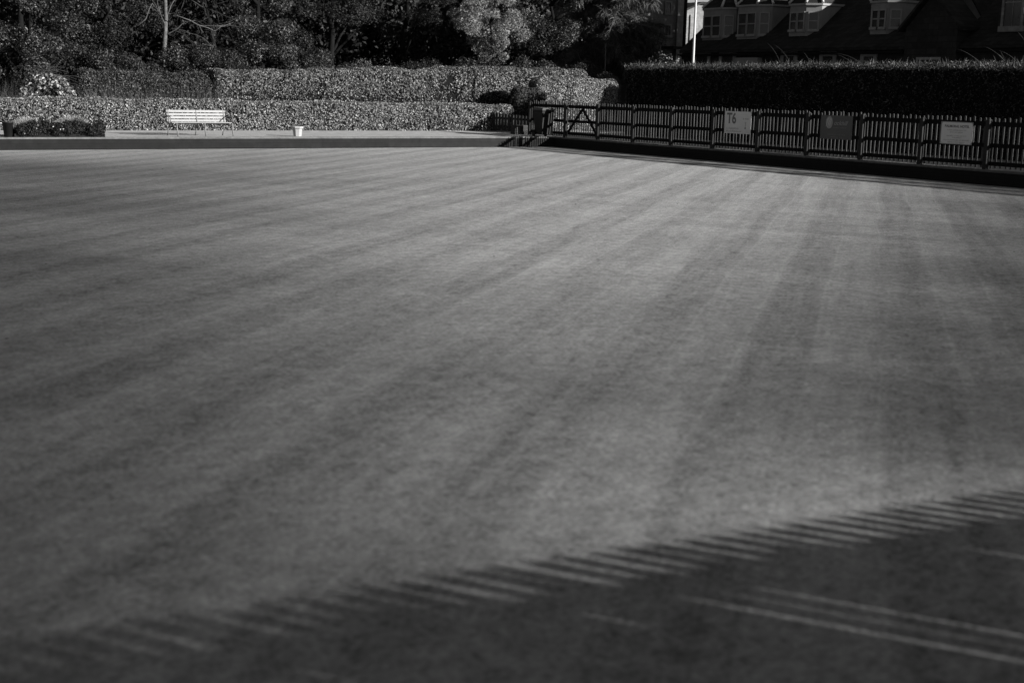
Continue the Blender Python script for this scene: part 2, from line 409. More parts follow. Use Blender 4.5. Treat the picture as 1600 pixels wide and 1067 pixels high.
def clumps(c, R, n, sz, seed, squash=0.8, bottom=-1.0):
    """scatter clump ellipsoids through a crown ellipsoid centred c with radii R"""
    r = np.random.default_rng(seed); out = []
    while len(out) < n:
        d = r.normal(size=3); d /= np.linalg.norm(d); d *= r.uniform(0.25, 1.0)**0.5
        if d[2] < bottom: continue
        s = sz*r.uniform(0.6, 1.35)
        out.append((c[0]+d[0]*R[0], c[1]+d[1]*R[1], c[2]+d[2]*R[2], s, s, s*squash*r.uniform(0.8, 1.1)))
    return out
def tree(name, label, cat, base, trunk_r, crown_c, R, ncl, clsz, nleaf, size, mat, seed, bark='bark', asp=0.55, wild=0.8, down=0.0, squash=0.8, gaps=0.5, bottom=-1.0, lean=(0, 0), group=None):
    root = thing(name, (base[0], base[1], base[2]), label, cat, group)
    cl = clumps(crown_c, R, ncl, clsz, seed, squash, bottom)
    mb = MB(); top = np.array([crown_c[0], crown_c[1], crown_c[2]+R[2]*0.55]); b = np.array(base, float)-np.array([0, 0, 0.2])
    n = 8; pts = [b+(top-b)*i/n+(rng.normal(size=3)*0.12*(0 < i < n)) for i in range(n+1)]
    mb.tube(pts, [trunk_r*(1.25 if i == 0 else 1-0.8*i/n) for i in range(n+1)], 8)
    order = rng.permutation(len(cl))[:min(len(cl), 9)]
    for i in order:
        c = np.array(cl[i][:3]); zi = np.clip((c[2]-0.35*R[2]-b[2])/(top[2]-b[2]), 0.15, 0.95); j = int(zi*n)
        st = pts[j]; mid = (st+c)/2+rng.normal(size=3)*0.15*np.linalg.norm(c-st)*0.5
        mb.tube([st, st*0.6+mid*0.4, mid, mid*0.4+c*0.6, c], [trunk_r*0.45, trunk_r*0.36, trunk_r*0.25, trunk_r*0.15, 0.012], 5)
    mb.build('trunk', M[bark], root)
    P, N = blobpts(cl, int(nleaf*1.5), seed)
    P = P+rng.normal(size=P.shape)*clsz*0.05*rng.uniform(0, 2.0, (len(P), 1))**2
    if gaps:
        h = nz(P, 1.1, seed+20)+0.5*nz(P, 3.5, seed+21); keep = rng.uniform(size=len(P)) > np.clip((h-0.05)*gaps*2.2, 0, 0.97); P, N = P[keep], N[keep]
    leafobj('crown', P, N+np.array([0, 0, 0.4]), size*rng.choice([0.75, 0.9, 1.0, 1.15], len(P)), M[mat], root, asp=asp, wild=wild, down=down)
    return root

# ------------------------------------------------------------------ setting
def structure(name, mb, mat): return tag(mb.build(name, mat), kind='structure')
GX0, GY0 = -13.0, 2.2
g = MB()          # the green, a slab with a real edge above the ditch
g.box(GX0, XW-0.28, GY0, YW-0.28, -0.25, 0.0)
structure('lawn', g, M['lawn'])
g = MB(); g.box(GX0-0.4, XW, GY0-0.4, YW, -0.30, -0.13)
structure('ditch', g, M['ditch'])
# surrounding ground: one ring sheet out to the horizon
g = MB(); B = 2500.0; xo0, xo1, yo0, yo1 = GX0-0.55, XW+0.14, GY0-0.45, YW+0.14
zz = ZB-0.004
g.v = [(-B, -B, zz), (B, -B, zz), (B, B, zz), (-B, B, zz), (xo0, yo0, zz), (xo1, yo0, zz), (xo1, yo1, zz), (xo0, yo1, zz)]
g.f = [(0, 1, 5, 4), (1, 2, 6, 5), (2, 3, 7, 6), (3, 0, 4, 7)]; g.sm = [False]*4
structure('ground', g, M['ground'])
g = MB(); g.poly([(-12, YW+0.14, ZB), (XW+0.14, YW+0.14, ZB), (XW+0.14, 45.6, ZB), (-12, 45.6, ZB)])
g.poly([(XW+0.14, 0.0, ZB), (31.9, 0.0, ZB), (31.9, 45.6, ZB), (XW+0.14, 45.6, ZB)])
structure('path', g, M['path'])

def bank_wall(label, box, copbox, mat):
    x0, x1, y0, y1 = box
    root = thing('retaining_wall', ((x0+x1)/2, (y0+y1)/2, 0), label, 'retaining wall')
    m = MB(); m.box(x0, x1, y0, y1, -0.3, ZB-0.045); m.build('wall', mat, root)
    m = MB(); x0, x1, y0, y1 = copbox; m.box(x0, x1, y0, y1, ZB-0.045, ZB+0.012, 0.01); m.build('coping', M['coping'], root)
bank_wall('low dark tarred wall along the far edge of the green below the bench', (GX0-0.4, XW-0.003, YW, YW+0.13), (GX0-0.4, XW-0.015, YW-0.012, YW+0.15), M['wallfar'])
bank_wall('low black wall in shadow below the paling fence on the right side of the green', (XW, XW+0.13, 0.5, YW+0.13), (XW-0.012, XW+0.15, 0.5, YW+0.15), M['wallright'])

# ------------------------------------------------------------------ paling fences
def paling(mb, c, u, nrm, w, z0, z1, t, tp=0.9):
    """one round-topped pale: c=(x,y) centre, u=direction along the fence, nrm=thickness direction"""
    c = np.array([c[0], c[1], 0.0]); u = np.array([u[0], u[1], 0.0]); nn = np.array([nrm[0], nrm[1], 0.0])
    h = w/2; lean = rng.normal()*(0.004 if tp > 1.5 else 0.012)
    prof = [(-h, z0), (h, z0), (h, z1-0.15), (h*0.78, z1-0.125), (h*0.74, z1-0.03), (h*0.45, z1), (-h*0.45, z1), (-h*0.74, z1-0.03), (-h*0.78, z1-0.125), (-h, z1-0.15)] if tp > 1.5 else [(-h, z0), (h, z0), (h, z1-h*tp), (h*0.72, z1-h*0.36*tp), (0, z1), (-h*0.72, z1-h*0.36*tp), (-h, z1-h*tp)]
    ring = [c+u*(a+lean*(z-z0))+np.array([0, 0, z]) for a, z in prof]
    mb.hull([p-nn*t/2 for p in ring], [p+nn*t/2 for p in ring])
def fence_run(root, p0, p1, nrm, zb, ztop, posts, rails, pitch=0.15, w=0.052, panelmat='paling', tp=0.9, jit=1.0):
    """pales on the far side of rails, posts on the nrm side. posts: list of distances along the run"""
    p0, p1 = np.array(p0, float), np.array(p1, float); L = np.linalg.norm(p1-p0); u = (p1-p0)/L; nn = np.array(nrm, float)
    cuts = sorted(set([0.0]+[s for s in posts if 0 < s < L]+[L]))
    for a, b in zip(cuts[:-1], cuts[1:]):
        if b-a < 0.2: continue
        mb = MB(); k = max(1, round((b-a)/pitch))
        for i in range(k):
            s = a+(i+0.5)*(b-a)/k+rng.normal()*0.007*jit
            paling(mb, p0+u*s-nn*0.032, u, nn, w*rng.uniform(0.9, 1.1), zb+0.03+rng.uniform(0, 0.02), ztop+rng.normal()*0.016*min(1, jit*1.5), 0.024 if tp > 1.5 else 0.016, tp)
        mb.build('paling_panel', M[panelmat], root)
    for z, h in rails:
        mb = MB(); c = (p0+p1)/2
        mb.obox((c[0], c[1], z), (u[0]*L/2, u[1]*L/2, 0), (nn[0]*0.019, nn[1]*0.019, 0), (0, 0, h/2)); mb.build('rail', M['rail'], root)
    for s in posts:
        mb = MB(); c = p0+u*s+nn*0.077
        hw = 0.056
        ring = [c+u*a*hw+nn*b*hw for a, b in ((-1, -1), (1, -1), (1, 1), (-1, 1))]
        z1 = ztop-0.07+rng.normal()*0.01
        mb.hull([(q[0], q[1], zb-0.3) for q in ring], [(q[0], q[1], z1) for q in ring]); c3 = [c+(q-c)*0.55 for q in ring]
        mb.hull([(q[0], q[1], z1) for q in ring], [(q[0], q[1], z1+0.03) for q in c3])
        mb.build('post', M['post'], root)
XF = XW+0.24; SP = 2.031; Y0 = 39.20
RAILS = ((1.445, 0.115), (0.93, 0.10), (0.49, 0.10))
FT = 1.60
r = thing('paling_fence', (XF, 20, ZB), 'long dark paling fence with three sponsor boards beside the shaded tall hedge', 'fence')
fence_run(r, (XF, Y0-SP), (XF, -0.6), (-1, 0), ZB, FT, [SP*i for i in range(0, 19)], RAILS)
r = thing('paling_fence', (XF, 40.4, ZB), 'short end of paling fence standing behind the wheeled bin in the corner', 'fence')
fence_run(r, (XF, 41.62), (XF, Y0+0.02), (-1, 0), ZB, FT+0.03, [0.06], RAILS, w=0.07)
# gate with an inverted V brace
r = thing('paling_gate', (XF, Y0-SP/2, ZB), 'paling gate with diagonal braces between two posts near the corner of the green', 'gate')
mb = MB()
for i in range(13): paling(mb, (XF+0.032, Y0-0.09-(i+0.5)*(SP-0.18)/13), (0, -1), (-1, 0), 0.05, ZB+0.06, FT+rng.normal()*0.012, 0.014)
mb.build('paling_panel', M['paling'], r)
for z, h in RAILS:
    mb = MB(); mb.box(XF-0.019, XF+0.019, Y0-SP+0.07, Y0-0.07, z-h/2, z+h/2); mb.build('rail', M['rail'], r)
for a, b in (((Y0-0.12), (Y0-SP/2)), ((Y0-SP+0.12), (Y0-SP/2))):
    mb = MB(); d = np.array([0, b-a, 1.38-0.52]); c = np.array([XF-0.0385, (a+b)/2, 0.95]); l = np.linalg.norm(d); n2 = np.array([0, -d[2], d[1]])/l
    mb.obox(c, d/2, n2*0.05, (0.018, 0, 0)); mb.build('brace', M['rail'], r)
mb = MB(); mb.box(XF-0.135, XF-0.022, Y0-0.06, Y0+0.055, ZB-0.3, FT-0.05, 0.006); mb.build('post', M['post'], r)
mb = MB(); mb.box(XF-0.05, XF-0.021, Y0-SP+0.08, Y0-SP+0.22, 1.13, 1.16); mb.build('latch', M['iron'], r)
# the near fence behind the photographer, whose shadow falls on the green
NF = lambda x: 0.19-0.114*x          # the near fence is not quite parallel to the far wall
r = thing('paling_fence', (6, 0, ZB), 'near paling fence casting the toothed shadow on the foreground grass', 'fence')
nu = np.array([1, -0.114]); nu /= np.linalg.norm(nu)
fence_run(r, (-5, NF(-5)), (17, NF(17)), (-nu[1]*-1, -nu[0]), ZB, 1.85, [0.3+2.0*i for i in range(11)], ((1.665, 0.10), (1.05, 0.12), (0.49, 0.10)), pitch=0.158, w=0.133, tp=1.7, jit=0.12)
m = MB(); m.hull([(GX0, NF(GX0)+.10, -.3), (XW, NF(XW)+.10, -.3), (XW, NF(XW)+.23, -.3), (GX0, NF(GX0)+.23, -.3)], [(GX0, NF(GX0)+.10, ZB), (XW, NF(XW)+.10, ZB), (XW, NF(XW)+.23, ZB), (GX0, NF(GX0)+.23, ZB)])
nw = thing('retaining_wall', (6, 0.36, 0), 'low wall at the near end of the green below the near fence', 'retaining wall'); m.build('wall', M['wallright'], nw)

# ------------------------------------------------------------------ sponsor boards on the right fence
def text(body, size, mat, parent, loc, name='lettering', shear=0.0, ext=0.0015, sx=1.0, align='CENTER', bold=0.0):
    c = bpy.data.curves.new(name, 'FONT'); c.body = body; c.size = size; c.shear = shear; c.extrude = ext; c.align_x = align; c.align_y = 'CENTER'; c.offset = bold
    c.materials.append(mat); o = bpy.data.objects.new(name, c); COL.objects.link(o); o.parent = parent
    o.location = loc; o.scale = (sx, 1, 1); o.rotation_euler = (pi/2, 0, 0)
    bpy.context.view_layer.update()
    me = bpy.data.meshes.new_from_object(o.evaluated_get(bpy.context.evaluated_depsgraph_get()))
    m = bpy.data.objects.new(name, me); m.parent = parent; m.location = o.location; m.scale = o.scale; m.rotation_euler = o.rotation_euler
    bpy.data.objects.remove(o); bpy.data.curves.remove(c); COL.objects.link(m); m.name = name
    return m
def scribble(parent, mat, x0, x1, z, h, seed, name='small_lettering', ext=0.0015):
    """a line of lettering too small to read in the photograph"""
    r = random.Random(seed); mb = MB(); x = x0
    while x < x1:
        w = r.uniform(0.35, 0.7)*h
        k = r.random(); a = 0.18*h
        mb.box(x, x+a, -ext, 0, z-h/2, z+h/2*(1.0 if k > 0.6 else 0.45))
        mb.box(x+a, x+w, -ext, 0, z-h/2 if k > 0.4 else z+h*0.1, (z-h/2 if k > 0.4 else z+h*0.1)+a)
        if k < 0.5: mb.box(x+w-a, x+w, -ext*0.8, 0, z-h/2+a*1.01, z+h*0.2)
        x += w+0.22*h
        if r.random() < 0.17: x += 0.5*h
    me = mb.mesh(name, mat); o = bpy.data.objects.new(name, me); COL.objects.link(o); o.parent = parent
    return o
def board(label, pl, pr, mat, tilt=0.0):
    """sign on the fence: pl, pr = (y, ztop, zbot) of the two ends seen from the green. Local x runs towards the camera, local -y faces the green"""
    xs = XF-0.025
    yc = (pl[0]+pr[0])/2; w = abs(pl[0]-pr[0]); zt = (pl[1]+pr[1])/2; zb = (pl[2]+pr[2])/2
    o = thing('sponsor_sign', (xs, yc, (zt+zb)/2), label, 'sign'); o.rotation_euler = (0, tilt, -pi/2)
    h = zt-zb
    mb = MB(); mb.box(-w/2, w/2, 0, 0.006, -h/2, h/2, 0.002)
    me = mb.mesh('board', mat); b = bpy.data.objects.new('board', me); COL.objects.link(b); b.parent = o
    for sx in (-1, 1):
        for sz in (-1, 1):
            mb = MB(); mb.lathe((0, 0, 0), [(0.0, 0.004), (0.008, 0.004), (0.009, 0.0)], 8)
            me = mb.mesh('screw', M['iron']); s = bpy.data.objects.new('screw', me); COL.objects.link(s); s.parent = o
            s.location = (sx*(w/2-0.03), -0.0005, sz*(h/2-0.03)); s.rotation_euler = (pi/2, 0, 0)
    return o, w, h
def edge(px, yt, yb):
    t = atx(px, yt, XF-0.025); b = atx(px, yb, XF-0.025); return (t[1], t[2], b[2])
s1, w, h = board('pale sponsor board lettered T6, hung on the fence farthest from the camera', edge(1133, 173.5, 208), edge(1174.5, 175.5, 210.5), M['signpale'])
text('T6', h*0.66, M['signink'], s1, (-w*0.235, -0.001, h*0.16), sx=0.82*w/h/1.7, bold=0.012)
scribble(s1, M['signfaint'], -w*0.42, w*0.06, -h*0.265, h*0.085, 3); scribble(s1, M['signfaint'], -w*0.42, w*0.12, -h*0.385, h*0.085, 4)
text('Spread', h*0.15, M['signfaint'], s1, (w*0.29, -0.001, h*0.19), shear=0.35, sx=w/h/1.9) if False else scribble(s1, M['signfaint'], w*0.2, w*0.40, h*0.18, h*0.10, 9)
mb = MB(); mb.lathe((0, 0, 0), [(0.0, 0.002), (0.012, 0.002), (0.012, 0)], 10)
em = MB()
for a, b, c2, d in ((w*0.285, w*0.30, -h*0.26, -h*0.02), (w*0.265, w*0.32, -h*0.28, -h*0.20)): em.box(a, b, -0.0015, 0, c2, d)
em.poly([(w*0.26, -0.0016, h*0.04), (w*0.275, -0.0016, h*0.04), (w*0.30, -0.0016, -h*0.05), (w*0.285, -0.0016, -h*0.05)])
em.poly([(w*0.31, -0.0017, h*0.04), (w*0.325, -0.0017, h*0.04), (w*0.30, -0.0017, -h*0.05), (w*0.285, -0.0017, -h*0.05)])
me = em.mesh('emblem', M['signfaint']); e = bpy.data.objects.new('emblem', me); COL.objects.link(e); e.parent = s1

s2, w, h = board('dark sponsor board with a round script emblem on the fence between the two pale boards', edge(1283.5, 180, 217), edge(1333, 181.5, 219.5), M['signdark'])
em = MB(); ec = (-w*0.23, h*0.20)
em.lathe((0, 0, 0), [(0.0001, 0.0), (h*0.23, 0.0), (h*0.235, -0.001)], 24)
me = em.mesh('emblem', M['signscript']); e = bpy.data.objects.new('emblem', me); COL.objects.link(e); e.parent = s2; e.location = (ec[0], -0.0012, ec[1]); e.rotation_euler = (pi/2, 0, 0); e.scale = (0.85, 1.1, 1)
em = MB()
for k, (a, b) in enumerate(((-0.6, -0.25), (-0.15, 0.25), (0.25, 0.6))):
    em.tube([(a*h*0.22-0.02, 0, -h*0.17), (a*h*0.22+0.01, 0, -h*0.02), (b*h*0.22, 0, h*0.17)], [h*0.018]*3, 5)
em.tube([(h*0.1*cos(t)*1.0, 0, h*0.05+h*0.12*sin(t)) for t in np.linspace(-0.5, 3.6, 12)], h*0.015, 5)
me = em.mesh('monogram', M['signemblem']); e2 = bpy.data.objects.new('monogram', me); COL.objects.link(e2); e2.parent = s2; e2.location = (ec[0], -0.0022, ec[1])
text('ockhill', h*0.27, M['signscript'], s2, (w*0.12, -0.001, h*0.18), shear=0.42, sx=0.82*w/h/1.4)
scribble(s2, M['signscript2'], -w*0.09, w*0.30, h*0.0, h*0.06, 11)
scribble(s2, M['signscript2'], -w*0.25, w*0.28, -h*0.30, h*0.055, 12); scribble(s2, M['signscript2'], -w*0.18, w*0.20, -h*0.40, h*0.055, 13)

s3, w, h = board('pale sponsor board reading BALMORAL HOTEL on the fence nearest the camera', edge(1471.5, 190.2, 225), edge(1521, 192, 226.5), M['signpale'])
text('BALMORAL HOTEL', h*0.155, M['signink'], s3, (0, -0.001, h*0.30), sx=w*0.86/(h*0.155*9.4), bold=0.003)
for i, (a, b, z) in enumerate(((-0.3, 0.3, 0.14), (-0.2, 0.2, 0.04), (-0.3, 0.3, -0.12), (-0.12, 0.16, -0.2), (-0.4, 0.4, -0.31), (-0.26, 0.26, -0.41))):
    scribble(s3, M['signfaint'], w*a, w*b, h*z, h*0.065, 30+i)
mb = MB()
for a in ((-w/2, w/2, h/2-0.012, h/2+0.006), (-w/2, w/2, -h/2-0.006, -h/2+0.012)): mb.box(a[0], a[1], -0.006, 0.0, a[2], a[3])
for a in ((-w/2-0.006, -w/2+0.012), (w/2-0.012, w/2+0.006)): mb.box(a[0], a[1], -0.0055, -0.0005, -h/2, h/2)
me = mb.mesh('frame', M['signfaint']); e = bpy.data.objects.new('frame', me); COL.objects.link(e); e.parent = s3
# a board on the near fence: blocks the light between rails in part of the shadow
r = thing('fence_board', (5.5, NF(5.5), 1.1), 'plain board fixed on the near fence that thickens its shadow', 'sign')
mb = MB(); mb.hull([(5.1, NF(5.1)-0.05, 0.75), (5.95, NF(5.95)-0.05, 0.75), (5.95, NF(5.95)-0.035, 0.75), (5.1, NF(5.1)-0.035, 0.75)], [(5.1, NF(5.1)-0.05, 1.57), (5.95, NF(5.95)-0.05, 1.57), (5.95, NF(5.95)-0.035, 1.57), (5.1, NF(5.1)-0.035, 1.57)]); mb.build('board', M['signpale'], r)

# ------------------------------------------------------------------ bench
bx0, bx1 = 12.82, 14.68; by = 40.62; z = ZB
ben = thing('park_bench', ((bx0+bx1)/2, by+0.3, z), 'white slatted park bench with three iron frames in front of the clipped hedge', 'bench')
for i in range(4):
    zc = z+0.475+i*0.098; yc = by+0.50+i*0.026
    mb = MB(); mb.obox(((bx0+bx1)/2, yc, zc), ((bx1-bx0)/2+0.03, 0, 0), (0, 0.011, 0.0), (0, 0.008, 0.034)); mb.build('back_slat', M['white'], ben)
for i in range(5):
    yc = by+0.03+i*0.092; zc = z+0.425-0.012*i
    mb = MB(); mb.box(bx0-0.04, bx1+0.06, yc-0.036, yc+0.036, zc-0.014, zc+0.014, 0.004); mb.build('seat_slat', M['white'], ben)
for x in (bx0+0.02, (bx0+bx1)/2, bx1-0.02):
    mb = MB()
    mb.tube([(x, by+0.475, z+0.36), (x, by+0.49, z+0.5), (x, by+0.56, z+0.72), (x, by+0.585, z+0.82)], [0.022, 0.022, 0.018, 0.012], 8)
    mb.tube([(x, by+0.475, z+0.385), (x+0.0, by+0.25, z+0.385), (x+0.03, by+0.02, z+0.39)], 0.018, 8)
    mb.build('back_frame', M['iron'], ben)
    mb = MB(); mb.tube([(x+0.10, by+0.02, z+0.41), (x+0.105, by+0.0, z+0.2), (x+0.12, by-0.02, z+0.0)], [0.024, 0.02, 0.026], 8); mb.build('leg', M['iron'], ben)
    mb = MB(); mb.tube([(x, by+0.475, z+0.40), (x-0.01, by+0.52, z+0.2), (x-0.03, by+0.58, z+0.0)], [0.022, 0.018, 0.022], 8); mb.build('leg', M['iron'], ben)
for x, k in ((bx0-0.01, -1), (bx1+0.03, 1)):
    mb = MB(); mb.tube([(x, by+0.52, z+0.60), (x+0.03*k, by+0.3, z+0.615), (x+0.06*k, by+0.08, z+0.60), (x+0.07*k, by+0.0, z+0.55), (x+0.07*k, by+0.0, z+0.47), (x+0.05*k, by+0.05, z+0.42)], 0.017, 8)
    mb.build('armrest', M['iron'], ben)

# ------------------------------------------------------------------ white tub
tc = (16.93, 40.45, ZB)
pot = thing('flower_tub', tc, 'white octagonal plastic flower tub alone on the far path', 'plant pot')
mb = MB(); TS = 1.08; prof = [(0.0001, 0.0), (0.125, 0.0), (0.13, 0.01), (0.158, 0.235), (0.192, 0.24), (0.202, 0.285), (0.196, 0.30), (0.172, 0.30), (0.16, 0.27), (0.14, 0.22), (0.0001, 0.22)]
mb.lathe(tc, [(a*TS, b*TS) for a, b in prof], 8); mb.build('pot_body', M['pot'], pot)
mb = MB(); mb.lathe((tc[0], tc[1], tc[2]+0.235*TS), [(0.0001, 0.012), (0.11, 0.01), (0.18, 0.0)], 12); mb.build('soil', M['soil'], pot)
mb = MB()
for k in range(5):
    a = rng.uniform(0, 6.28); mb.tube(wander((tc[0]-0.05, tc[1], tc[2]+0.23), (-0.8+0.5*cos(a), sin(a)*0.5, 0.7), 0.28, 4, 0.15), [0.004, 0.004, 0.003, 0.003, 0.002], 4)
mb.build('twig', M['twig'], pot)

# ------------------------------------------------------------------ planter with border plants
pl = thing('planter_trough', (9.1, 40.4, ZB), 'long dark timber planter trough full of border plants left of the bench', 'planter')
mb = MB(); mb.box(7.95, 10.5, 40.02, 40.07, ZB, ZB+0.09); mb.build('front_board', M['timber'], pl)
mb = MB(); mb.box(7.95, 10.5, 40.78, 40.83, ZB, ZB+0.20); mb.build('rear_board', M['timber'], pl)
for x in (7.92, 10.48): 
    mb = MB(); mb.box(x, x+0.05, 40.0, 40.85, ZB, ZB+0.10); mb.build('end_board', M['timber'], pl)
mb = MB(); mb.box(7.97, 10.48, 40.07, 40.78, ZB+0.01, ZB+0.07); mb.build('soil', M['soil'], pl)
mb = MB(); mb.lathe((7.78, 40.15, ZB), [(0.0001, 0), (0.12, 0), (0.15, 0.40), (0.165, 0.40), (0.165, 0.44), (0.14, 0.44), (0.13, 0.36), (0.0001, 0.36)], 16)
bp = thing('plant_pot', (7.78, 40.15, ZB), 'plain black pot standing at the left end of the timber planter', 'plant pot'); mb.build('pot_body', M['bin'], bp); mb = MB(); mb.lathe((7.78, 40.15, ZB+0.38), [(0.0001, 0.02), (0.08, 0.015), (0.135, 0.0)], 12); mb.build('soil', M['soil'], bp)
def tuft(name, label, c, R, n, L, mat, cat='plant', group=None, w=0.006, up=1.0, droop=0.25):
    root = thing(name, c, label, cat, group)
    B_ = np.stack([c[0]+rng.normal(size=n)*R[0]*0.5, c[1]+rng.normal(size=n)*R[1]*0.5, np.full(n, c[2])], 1)
    D = np.stack([(B_[:, 0]-c[0])/max(R[0], .01)*0.6+rng.normal(size=n)*0.25, (B_[:, 1]-c[1])/max(R[1], .01)*0.6+rng.normal(size=n)*0.25, np.full(n, up)], 1)
    rd = ((B_[:, 0]-c[0])/max(R[0], .01))**2; strands('blades', B_, D, L*rng.uniform(0.55, 1.1, n)*np.clip(1-0.75*rd, 0.3, 1), w, M[mat], root, 3, droop); return root
ZP = ZB+0.07
tuft('silver_plant', 'feathery pale plant at the left of the timber planter beside the black pot', (8.40, 40.6, ZP+0.12), (0.5, 0.16), 3000, 0.40, 'lav', w=0.009, droop=0.9)
tuft('silver_plant', 'widest feathery pale plant near the right end of the timber planter', (9.72, 40.6, ZP+0.12), (0.6, 0.16), 3800, 0.44, 'lav', w=0.009, droop=0.9)
sp = tuft('spiky_plant', 'upright spiky plant with two tall stalks in the middle of the planter', (8.98, 40.55, ZP), (0.12, 0.12), 150, 0.48, 'lav', w=0.014, droop=0.1)
mb = MB()
for dx, hh in ((-0.08, 0.62), (0.05, 0.68), (0.0, 0.5)): mb.tube([(8.98+dx, 40.5, ZP), (8.98+dx*1.2, 40.5, ZP+hh*0.6), (8.98+dx*1.3, 40.49, ZP+hh)], [0.010, 0.012, 0.006], 5)
mb.build('stalk', M['dry'], sp)
def lowplant(i, x, y, rad, hgt, label, flowers):
    root = thing('bedding_plant', (x, y, ZP), label, 'plant', 'low bedding plants in the timber planter')
    P, N = blobpts([(x, y, ZP+hgt*0.45, rad, rad*0.8, hgt*0.6)], 1500, i, 0.3); P[:, 2] = np.maximum(P[:, 2], ZP-0.12)
    leafobj('foliage', P, N, 0.055, M['ever'], root)
    if flowers:
        P, N = blobpts([(x, y-0.05, ZP+hgt*0.5, rad*0.8, rad*0.8, hgt*0.55)], flowers, i+50, 0.9); leafobj('flower', P, N, 0.05, M['petal'], root, asp=0.9, wild=0.4)
LP = [(8.12, 0.22, 5, 'dark low bedding plant with small pale flowers at the left end of the planter'),
      (8.45, 0.24, 12, 'low bedding plant with the brightest white flowers below the left feathery plant'),
      (8.80, 0.22, 6, 'low dark bedding plant left of the spiky stalks'),
      (9.12, 0.24, 8, 'low dark bedding plant just right of the spiky stalks'),
      (9.46, 0.22, 2, 'leafy low bedding plant without showy flowers in the middle right of the planter'),
      (9.80, 0.24, 4, 'low bedding plant under the wide feathery plant'),
      (10.12, 0.24, 6, 'sparsely flowering bedding plant second from the right end of the planter'),
      (10.36, 0.20, 3, 'dark small bedding plant at the right end of the planter')]
for i, (x, rad, fl, lab) in enumerate(LP): lowplant(100+i, x, 40.02+0.03*(i % 3), rad, 0.36+0.05*((i*7) % 3), lab, fl)

# ------------------------------------------------------------------ wheeled bin, brick trough, small picket fence
bn = thing('wheelie_bin', (26.44, 40.12, ZB), 'dark wheeled bin with a lid coloured as sunlit in the far corner by the fence', 'bin')
bx, byy = 26.44, 40.12
mb = MB(); mb.hull([(bx-0.21, byy-0.25, ZB+0.08), (bx+0.21, byy-0.25, ZB+0.08), (bx+0.21, byy+0.25, ZB+0.08), (bx-0.21, byy+0.25, ZB+0.08)],
                   [(bx-0.26, byy-0.31, ZB+0.93), (bx+0.26, byy-0.31, ZB+0.93), (bx+0.26, byy+0.31, ZB+0.93), (bx-0.26, byy+0.31, ZB+0.93)])
mb.box(bx-0.28, bx+0.28, byy-0.33, byy+0.33, ZB+0.90, ZB+0.945, 0.01)
mb.build('bin_body', M['bin'], bn)
mb = MB(); mb.hull([(bx-0.29, byy-0.35, ZB+0.95), (bx+0.29, byy-0.35, ZB+0.95), (bx+0.29, byy+0.35, ZB+0.95), (bx-0.29, byy+0.35, ZB+0.95)],
                   [(bx-0.20, byy-0.24, ZB+1.03), (bx+0.20, byy-0.24, ZB+1.03), (bx+0.20, byy+0.30, ZB+1.05), (bx-0.20, byy+0.30, ZB+1.05)]); mb.build('lid', M['lid'], bn)
for k in (-1, 1):
    mb = MB(); mb.tube([(bx+k*0.23, byy+0.24, ZB+0.10), (bx+k*0.28, byy+0.24, ZB+0.10)], 0.10, 16); mb.build('wheel', M['bin'], bn)
mb = MB(); mb.tube([(bx-0.22, byy+0.36, ZB+0.93), (bx+0.22, byy+0.36, ZB+0.93)], 0.018, 8); mb.build('handle', M['bin'], bn)
bt = thing('brick_trough', (26.72, 42.0, ZB), 'low brick trough with dark soil beside the wheeled bin', 'planter')
mb = MB(); x0, x1, y0, y1 = 26.32, 27.1, 41.86, 42.2
for q in ((x0, x1, y0, y0+0.1), (x0, x1, y1-0.1, y1), (x0, x0+0.1, y0+0.1, y1-0.1), (x1-0.1, x1, y0+0.1, y1-0.1)): mb.box(q[0], q[1], q[2], q[3], ZB, ZB+0.34)
mb.build('brick_wall', brickmat('trough_brick', 0.03, 0.045, 0.02, 0.2, 0.07, 0.008), bt)
mb = MB(); mb.box(x0+0.1, x1-0.1, y0+0.1, y1-0.1, ZB, ZB+0.28); mb.build('soil', M['soil'], bt)
r = thing('picket_fence', (27.4, 43.9, ZB), 'short low picket fence with wide boards right of the clipped front hedge', 'fence')
mb = MB()
for i in range(13):
    s = i/12; yy = 45.25-3.0*s; xx = 27.42-0.12*s
    mb.box(xx-0.011, xx+0.011, yy-0.085, yy+0.085, ZB+0.03, 1.08-0.10*s+rng.normal()*0.012, 0.003)
mb.build('paling_panel', M['picket'], r)
for zz_ in (0.55, 0.88):
    mb = MB(); mb.obox((27.39, 43.75, zz_), (-0.065, -1.55, 0), (0.016, 0, 0), (0, 0, 0.035)); mb.build('rail', M['rail'], r)
for yy in (45.15, 43.75, 42.3):
    mb = MB(); mb.box(27.40, 27.48, yy-0.04, yy+0.04, ZB-0.2, 1.0); mb.build('post', M['post'], r)

# ------------------------------------------------------------------ hedges
low_hedge = hedge('clipped_hedge', 'low clipped leafy hedge behind the white bench along the far path', 2.0, 28.45, 45.35, 46.5, ZB, 1.36, 120000, 0.066, M['hedge'], r=0.16, amp=0.06, seed=21, holes=0.45, zf=lambda x, y: 0.025*np.sin(x*1.3)+0.02*np.sin(x*3.1+1))
hedge('clipped_hedge', 'tall clipped hedge standing behind the low front hedge', 17.0, 34.4, 48.5, 50.2, ZB, 2.62, 120000, 0.078, M['hedgeup'], r=0.3, amp=0.07, seed=31, holes=0.45, zf=lambda x, y: 0.03*(x-17)-0.12+0.04*np.sin(x*0.9)+0.03*np.sin(x*2.3+1), thin=1.85)
hedge('hedge_block', 'thick sunlit hedge block at the end of the tall hedge behind the fence corner', 29.9, 34.35, 46.0, 46.85, ZB, 2.55, 50000, 0.085, M['hedge'], r=0.36, amp=0.10, seed=41, holes=0.25)
